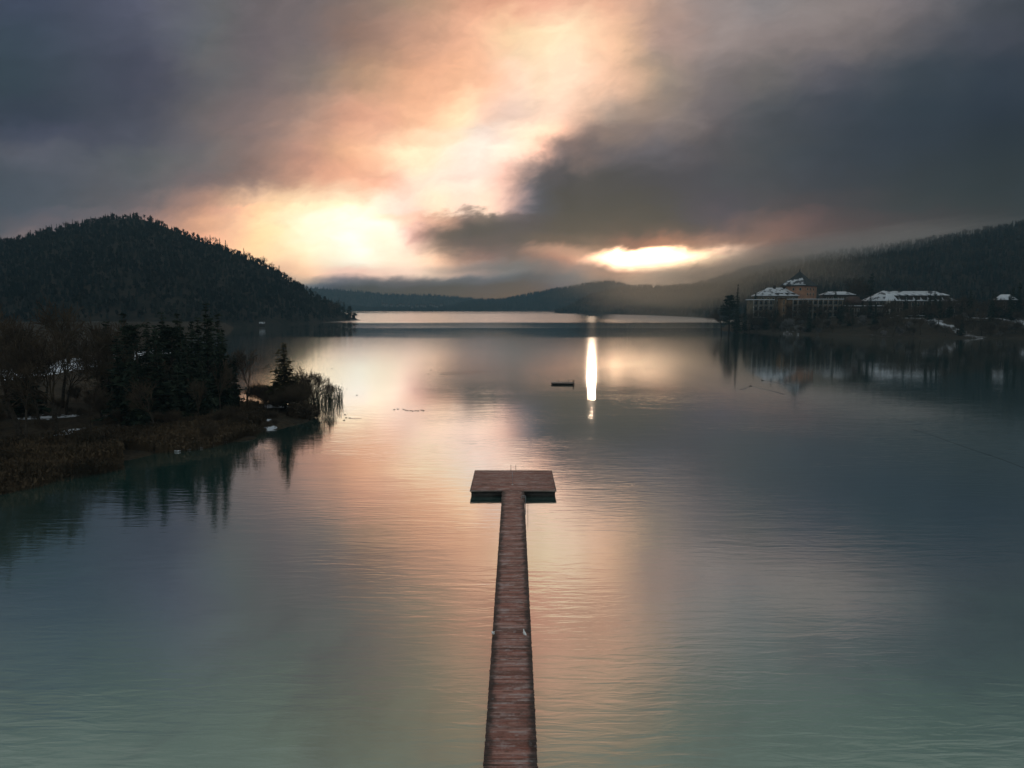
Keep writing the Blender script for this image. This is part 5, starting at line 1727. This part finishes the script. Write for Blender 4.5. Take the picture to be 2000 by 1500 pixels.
# the hotel with dormers
eh, LH, zH, rH = wing('hotel', 'long dark hotel block with a snowy hip roof and a row of dormers', 1709, 1867, 588, 622, 538, 22, R(-1), 'darkwood', 'snow_roof', roof_h=7.6, ridge=11.5, floors=3, nwin=14, balcony=False, snow_line=True, w=1.8)
for i in range(8):
    x_ = 14.3 + i * 5.35
    b = MB()
    b.add([[x_, .2, zH + .95], [x_ + 3.3, .2, zH + .95], [x_ + 3.3, .2, zH + 4.1], [x_, .2, zH + 4.1], [x_, 7.2, zH + 4.1], [x_ + 3.3, 7.2, zH + 4.1], [x_, 1.0, zH + .95], [x_ + 3.3, 1.0, zH + .95]],
          [[0, 1, 2, 3], [3, 2, 5, 4], [1, 7, 5, 2], [0, 3, 4, 6]])
    d_ = b.build('dormer', M['darkwood'], rH)
    b = MB()
    b.add([[x_ - .05, -.2, zH + 4.11], [x_ + 3.35, -.2, zH + 4.11], [x_ + 3.35, 8.6, zH + 5.6], [x_ - .05, 8.6, zH + 5.6], [x_ - .05, -.2, zH + 4.5], [x_ + 3.35, -.2, zH + 4.5], [x_ + 3.35, 8.6, zH + 6.0], [x_ - .05, 8.6, zH + 6.0]],
          [[3, 2, 1, 0], [4, 5, 6, 7], [0, 1, 5, 4], [1, 2, 6, 5], [2, 3, 7, 6], [3, 0, 4, 7]])
    b.build('snow_cover', M['snow'], d_)
b = MB()
b.box(LH * .2, LH * .95, 10.6, 11.6, zH + 7.6, zH + 8.2)
b.build('ridge_cap', M['shingle'], rH)
b = MB()
b.add([[7.0, -2.2, zH + .2], [16.5, -2.2, zH + .2], [11.7, -1.6, zH + 5.6], [11.7, 9, zH + 5.9], [7.0, 5, zH + .2], [16.5, 5, zH + .2]], [[0, 2, 3, 4], [1, 5, 3, 2]], [[0, 1, 2]])
b.build('porch_roof', M['snow'], rH)
b = MB()
b.box(8.0, 10.6, -2.0, -.003, 3.0, zH + .15)
b.build('corner_pier', M['pale'], eh)
b = MB()
b.box(14.5, 36, -3.5, -.14, 8.0, 8.35)
b.build('terrace', M['snow'], eh)
# windows are dark with pale frames; small annex roofs
wing('annex', 'small annex with a snowy roof at the right end of the hotel', 1874, 1889, 594, 612, 545, 8, R(4), 'darkwood', 'snow', floors=1, nwin=2)
sx_, Lx, zx, _r = wing('boathouse', 'dark boathouse-like shed with a bright snow roof at the far right', 1958, 1984, 586, 604, 500, 10, R(-4), 'darkwood', 'snow', roof_h=3.6, ridge=2.2, floors=1, nwin=3)
wing('lakeside_pavilion', 'low dark lakeside pavilion half hidden by trees near the right edge', 1897, 1945, 628, 640, 455, 8, R(-2), 'darkwood', 'shingle', floors=1, nwin=5)

# hut on the left hill shore
p = T(512, 636, 775)
hut = empty('hut', (p.x, p.y, 0.4), R(20), 'tiny hut with a snowy roof on the shore under the left hill', 'hut')
b = MB()
b.box(-2.6, 2.6, -2, 2, -1, 2.2)
b.build('wall', M['darkwood'], hut)
b = MB()
b.add([[-3, -2.5, 2.1], [3, -2.5, 2.1], [3, 2.5, 2.1], [-3, 2.5, 2.1], [-3, 0, 3.9], [3, 0, 3.9]], [[0, 1, 5, 4], [2, 3, 4, 5], [3, 2, 1, 0]], [[1, 2, 5], [3, 0, 4]])
b.build('roof', M['snow_roof'], hut)
# far village
g_ = np.random.default_rng(12)
for i in range(15):
    px = 748 + i * 8.2 + g_.normal() * 2
    Yv = 3080 + g_.uniform(0, 120)
    q_ = T(px, 600, Yv)
    zz = 4.0 + (Yv - 3000) * .12
    e = empty('house', (q_.x, Yv, zz), g_.uniform(-.5, .5), 'tiny pale house of the village on the far shore', 'house', 'houses on the far shore')
    wv, hv = g_.uniform(4, 6.5), g_.uniform(4.5, 7)
    b = MB()
    b.box(-wv, wv, -4, 4, -4, hv)
    b.build('wall', M['stone'], e)
    b = MB()
    b.add([[-wv - .6, -4.8, hv - .05], [wv + .6, -4.8, hv - .05], [wv + .6, 4.8, hv - .05], [-wv - .6, 4.8, hv - .05], [-wv - .6, 0, hv + 4], [wv + .6, 0, hv + 4]], [[0, 1, 5, 4], [2, 3, 4, 5], [3, 2, 1, 0]], [[1, 2, 5], [3, 0, 4]])
    b.build('roof', M['brownroof'], e)

# ------------------------------------------------------------------ trees of the right headland
place('spruce_narrow', 'spruce_tree', 1440, 492, 554, zr_, 'tall narrow spruce at the left tip of the castle headland', hk=30, wide=.95)
place('pine1', 'pine_tree', 1425, 495, 574, zr_, 'ragged pine leaning left of the tall narrow spruce', hk=14, wide=1.0)
place('bare0', 'bare_tree', 1411, 500, 600, zr_, 'small bare tree overhanging the water at the tip of the castle headland', hk=12)
place('bare_wide', 'bare_tree', 1668, 560, 540, zr_, 'large bare tree rising behind the roofs between castle and hotel', hk=15)
place('spruce2', 'spruce_tree', 1700, 560, 534, zr_, 'broad dark conifer towering behind the roofs left of the hotel', hk=10, wide=1.1)
place('spruce0', 'spruce_tree', 1475, 520, 572, zr_, 'short pointed spruce against the left end wall of the castle', hk=10, wide=.9)
place('spruce3', 'spruce_tree', 1631, 512, 566, zr_, 'slim spruce in front of the snowy roof right of the tower', hk=10, wide=.8)
gd = np.random.default_rng(15)
for i, (px, Y, top, k_) in enumerate([(1456, 500, 596, 'spruce1'), (1466, 503, 604, 'bare1'), (1484, 500, 600, 'bare3'), (1497, 498, 606, 'spruce0'), (1508, 498, 598, 'bare0'), (1520, 497, 606, 'spruce2'), (1550, 495, 604, 'bare2'),
                                      (1566, 494, 600, 'bare1'), (1583, 492, 607, 'spruce1'), (1600, 492, 596, 'bare3'), (1618, 490, 602, 'spruce3'), (1648, 490, 590, 'spruce0'), (1662, 490, 604, 'bare0'), (1690, 488, 600, 'spruce2'),
                                      (1745, 485, 606, 'bare1'), (1785, 482, 600, 'bare2'), (1812, 480, 596, 'spruce1'), (1838, 480, 590, 'spruce3'), (1858, 478, 598, 'spruce0'), (1880, 476, 604, 'bare3')]):
    if k_[0] == 's':
        place(k_, 'spruce_tree', px, Y, top, zr_, 'dark spruce on the bank of the castle headland', 'spruces on the castle headland', hk=10, wide=1.0)
    else:
        place(k_, 'bare_tree', px, Y, top, zr_, 'bare tree on the bank of the castle headland', 'bare trees on the castle headland', hk=12, wide=1.1)
n_ = 0
for i in range(58):
    px = [1450, 1468, 1492, 1515, 1575, 1590, 1600, 1640, 1655, 1670, 1690, 1720, 1745, 1765, 1800, 1815, 1830, 1845, 1860, 1872, 1885, 1925, 1950, 1975, 1992, 2010, 2030, 2060, 2100][i % 29] + gd.normal() * 6
    Y = YN(gd.uniform(452, 512) if px < 1850 else gd.uniform(412, 500))
    x = U_(px, 600) * Y
    if signed_dist(np.array([[x, Y]]), PR)[0] < 6:
        continue
    hh = gd.uniform(11, 20) if px < 1780 else gd.uniform(12, 24)
    if 1960 < px:
        hh = gd.uniform(20, 34)
    tree('spruce%d' % (i % 4), 'spruce_tree', (x, Y, zr_(x, Y) - .1), hh / 10, gd.uniform(0, 6.28), 'dark spruce on the bank of the castle headland', 'tree', 'spruces on the castle headland', sx=hh / 10 * gd.uniform(.75, 1.1))
for i in range(110):
    px = gd.uniform(1445, 2060)
    Y = YN(gd.uniform(400, 512))
    x = U_(px, 600) * Y
    if signed_dist(np.array([[x, Y]]), PR)[0] < 4:
        continue
    hh = gd.uniform(9, 19)
    tree('bare%d' % (i % 4), 'bare_tree', (x, Y, zr_(x, Y) - .1), hh / 12, gd.uniform(0, 6.28), 'bare tree on the bank of the castle headland', 'tree', 'bare trees on the castle headland', sx=hh / 12 * gd.uniform(.8, 1.3))
for i in range(260):
    px = gd.uniform(1432, 2050)
    Y = YN(gd.uniform(390, 508))
    x = U_(px, 600) * Y
    d_ = signed_dist(np.array([[x, Y]]), PR)[0]
    if d_ < 1 or d_ > 62:
        continue
    fr = i % 3 == 0 or 1520 < px < 1560
    shrub(('frost%d' % (i % 2)) if fr else 'shrub%d' % (i % 3), (x, Y, zr_(x, Y) - .1), gd.uniform(.6, 1.2) * (1 if fr else 1.9), gd.uniform(0, 6.28),
         'pale frosted shrub on the waterline below the castle' if fr else 'dark leafless shrub on the waterline below the castle', 'frosted shrubs below the castle' if fr else 'dark shrubs below the castle')
p = G(1546, 651)
x, Y = p.x, p.y + 6
shrub('frost0', (x, Y, zr_(x, Y)), 1.7, 0, 'largest pale rounded frosted bush on the bank below the stair tower')

# ------------------------------------------------------------------ air
hz = MB()
hz.box(-3600, 3600, -60, 5400, -3.2, 300)
haze = hz.build('haze')
m = bpy.data.materials.new('haze_air')
m.use_nodes = True
t = NT(m.node_tree)
t.n.clear()
out = t.new('ShaderNodeOutputMaterial')
pv = t.new('ShaderNodeVolumePrincipled')
pv.inputs['Color'].default_value = (0.26, 0.46, 0.60, 1)
pv.inputs['Density'].default_value = 0.00016
pv.inputs['Anisotropy'].default_value = 0.45
t.l.new(pv.outputs[0], out.inputs['Volume'])
haze.data.materials.append(m)
tag(haze, 'thin blue morning haze over the whole lake', 'haze', kind='stuff')


def mist(name, loc, rz, rad, dens, label, col, g, seed, ry=0.0):
    """a bank of cloud: an ellipsoid of air whose density thins out towards its skin"""
    bm = bmesh.new()
    bmesh.ops.create_icosphere(bm, subdivisions=3, radius=1.0)
    me = bpy.data.meshes.new(name)
    bm.to_mesh(me)
    bm.free()
    o = bpy.data.objects.new(name, me)
    o.location = loc
    o.rotation_euler = (0, ry, rz)
    o.scale = rad
    link(o)
    m = bpy.data.materials.new(name)
    m.use_nodes = True
    t = NT(m.node_tree)
    t.n.clear()
    out = t.new('ShaderNodeOutputMaterial')
    pv = t.new('ShaderNodeVolumePrincipled')
    pv.inputs['Color'].default_value = (*col, 1)
    pv.inputs['Anisotropy'].default_value = g
    tc = t.new('ShaderNodeTexCoord')
    ln = t.new('ShaderNodeVectorMath', operation='LENGTH')
    t.l.new(tc.outputs['Object'], ln.inputs[0])
    nz = t.noise(t.vmath('ADD', tc.outputs['Object'], (seed, 0, 0)), 2.6, 3, 0.6)
    f = t.math('ADD', ln.outputs['Value'], t.math('MULTIPLY', t.math('SUBTRACT', nz, 0.5), 0.8))
    t.l.new(t.mr(f, 0.95, 0.25, 0.0, dens), pv.inputs['Density'])
    t.l.new(pv.outputs[0], out.inputs['Volume'])
    me.materials.append(m)
    return tag(o, label, 'mist', kind='stuff')


c_ = T(1560, 500, 1450)
mist('mist', c_, R(-20), (430, 230, 44), 0.0058, 'low grey cloud resting on the crest of the right hillside', (0.88, 0.84, 0.82), 0.3, 1.0, R(-8))
c_ = T(1420, 560, 1350)
mist('mist', c_, R(-30), (380, 380, 82), 0.0033, 'sunlit golden mist over the ridge left of the castle', (0.98, 0.88, 0.72), 0.75, 5.0)
scene.cycles.volume_step_rate = 2.0
scene.cycles.volume_max_steps = 128
